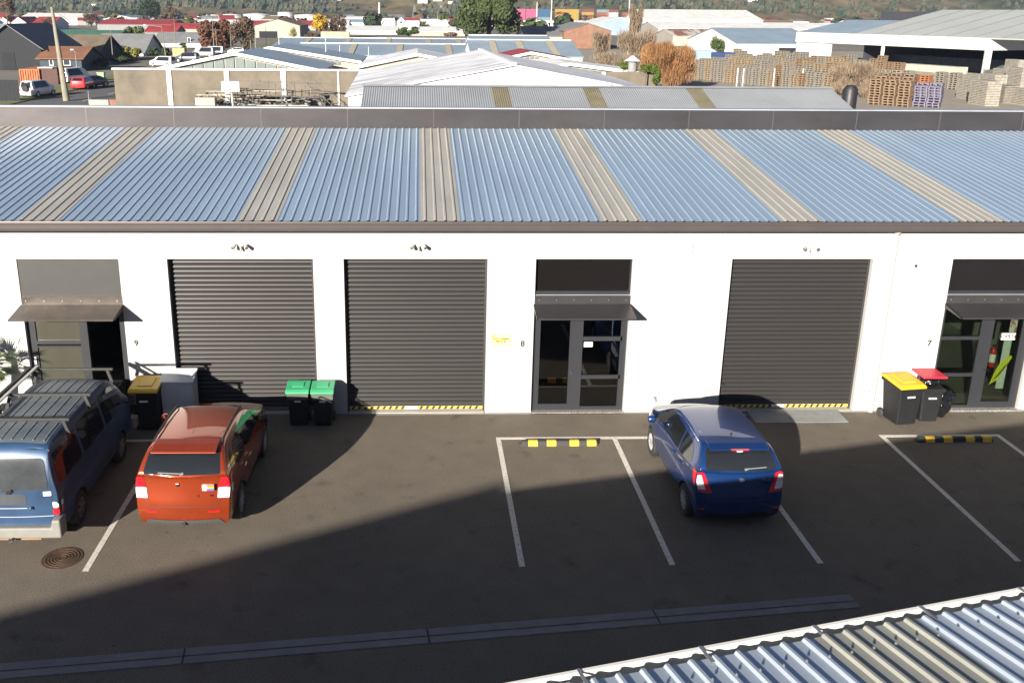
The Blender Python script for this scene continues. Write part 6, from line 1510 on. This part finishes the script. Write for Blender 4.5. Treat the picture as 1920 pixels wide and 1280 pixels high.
# ---- hills
from mathutils import noise as NZ
def hill_h(x, y):
    r = (y-1380)/900
    if r <= 0: return -1
    a = x/1800.
    base = 190*min(1, r)**1.15
    ridge = NZ.noise(Vector((x*.0022, y*.0016, 3.1)))*70 + NZ.noise(Vector((x*.006, y*.005, 7.7)))*26 + NZ.noise(Vector((x*.02,y*.016,1.3)))*7
    return base + ridge*min(1, r*3.2) - 1
nx, ny = 330, 90; V_ = []; F_ = []
for j in range(ny+1):
    for i in range(nx+1):
        y = 1360+(j/ny)**1.4*2600; x = (-1.25+2.5*i/nx)*(y*.95+200); V_.append((x,y,hill_h(x,y)))
for j in range(ny):
    for i in range(nx):
        a = j*(nx+1)+i; F_.append((a,a+1,a+nx+2,a+nx+1))
me = bpy.data.meshes.new('hills'); me.from_pydata(V_,[],F_); me.polygons.foreach_set('use_smooth',[True]*len(me.polygons))
ho = bpy.data.objects.new('hills', me); COL.objects.link(ho); tag(ho, kind='structure')
M = bpy.data.materials.new('hill_cover'); M.use_nodes = True; n = M.node_tree; L = n.links; b = n.nodes['Principled BSDF']; b.inputs['Roughness'].default_value = 1; b.inputs['Specular IOR Level'].default_value = 0
tc = n.nodes.new('ShaderNodeTexCoord')
def nz_(sc, det, off=0):
    q = n.nodes.new('ShaderNodeTexNoise'); q.inputs['Scale'].default_value = sc; q.inputs['Detail'].default_value = det; mp = n.nodes.new('ShaderNodeMapping'); mp.inputs['Location'].default_value = (off,off,0)
    L.new(tc.outputs['Object'], mp.inputs[0]); L.new(mp.outputs[0], q.inputs[0]); return q.outputs['Fac']
def rampc(src, stops):
    r = n.nodes.new('ShaderNodeValToRGB'); r.color_ramp.elements[0].position = stops[0][0]; r.color_ramp.elements[0].color = (*stops[0][1],1)
    r.color_ramp.elements[1].position = stops[-1][0]; r.color_ramp.elements[1].color = (*stops[-1][1],1)
    for p_, c_ in stops[1:-1]: e = r.color_ramp.elements.new(p_); e.color = (*c_,1)
    L.new(src, r.inputs[0]); return r.outputs[0]
ca = rampc(nz_(.0042,4), [(.36,(.045,.06,.03)),(.44,(.08,.09,.04)),(.52,(.15,.12,.075)),(.60,(.17,.14,.075)),(.70,(.26,.22,.11))])
cb_ = rampc(nz_(.035,5,50), [(.35,(.45,.5,.42)),(.65,(1.25,1.15,1.05))])
mx = n.nodes.new('ShaderNodeMix'); mx.data_type = 'RGBA'; mx.blend_type = 'MULTIPLY'; mx.inputs[0].default_value = 1
L.new(ca, mx.inputs[6]); L.new(cb_, mx.inputs[7]); L.new(mx.outputs[2], b.inputs['Base Color']); me.materials.append(M)
# hillside woods: one mass of rough tree clumps
R8 = random.Random(21); mb = MB()
def hill_ok(x, y): return NZ.noise(Vector((x*.0042+9, y*.0042, 2.)))+.35*NZ.noise(Vector((x*.02, y*.02, 5.)))
cnt = 0
while cnt < 13000:
    y = 1440+R8.random()**1.2*1150; x = R8.uniform(-.75,.85)*(y+300)
    v = hill_ok(x,y)
    if v < R8.uniform(-.25,.25) or (x > 120 and R8.random() < .6): continue
    h0 = hill_h(x,y); s_ = R8.uniform(3,6.5); i = len(mb.v); a0 = R8.uniform(0,6)
    hh = s_*R8.uniform(.8,1.5)
    for zz, rr in ((0,.8),(.45,1.0),(.8,.65)):
        for k in range(5): a = a0+k*1.2566+zz; q_ = rr*R8.uniform(.75,1.2); mb.v.append((x+cos(a)*s_*q_, y+sin(a)*s_*q_, h0-1+hh*zz*1.5))
    mb.v.append((x,y,h0-1+hh*1.6))
    for j in range(2):
        for k in range(5): mb.f.append((i+j*5+k,i+j*5+(k+1)%5,i+j*5+5+(k+1)%5,i+j*5+5+k))
    for k in range(5): mb.f.append((i+10+k,i+10+(k+1)%5,i+15))
    cnt += 1
hw = mb.build('hillside_woods', mat('wood_mass', (.030,.055,.030), 1, scale=.045, col2=(.11,.10,.06), spec=0, thr=(.35,.65))); tag(hw, 'dark mixed woods covering the hillside', 'woods', kind='stuff')
for k in range(70):
    px = rnd.choice((rnd.uniform(0,200),rnd.uniform(770,860),rnd.uniform(0,1500))); Y_ = rnd.uniform(1450,2000); x = X(px,20,Y_); z = hill_h(x,Y_)
    c = rnd.choice(fk); key = 'hill'+c[0]
    if key not in hp: far_house(0,0,1,1,1,c[1],wall_whit,key,''); o = hp[key]
    else: o = hp[key].copy(); COL.objects.link(o)
    o.name = 'hillside_house'
    o.scale = (rnd.uniform(10,18),rnd.uniform(9,12),rnd.uniform(6,9)); o.location = (x,Y_,z); o.rotation_euler = (0,0,rnd.uniform(-.6,.6)); tag(o,'tiny house with a %s roof up on the hillside' % c[0],'house','houses on the hillside')
# ---- haze
hz = MB().box(-3800,-380,-1.2,3800,4200,420).build('haze', None); tag(hz, 'thin pale daylight haze over the town', 'haze', kind='stuff')
M = bpy.data.materials.new('haze_air'); M.use_nodes = True; n = M.node_tree
for x_ in list(n.nodes):
    if x_.type != 'OUTPUT_MATERIAL': n.nodes.remove(x_)
pv_ = n.nodes.new('ShaderNodeVolumePrincipled'); pv_.inputs['Color'].default_value = (.62,.76,1.0,1); pv_.inputs['Density'].default_value = .00018; pv_.inputs['Anisotropy'].default_value = .35
n.links.new(pv_.outputs[0], [x_ for x_ in n.nodes if x_.type == 'OUTPUT_MATERIAL'][0].inputs['Volume']); hz.data.materials.append(M)
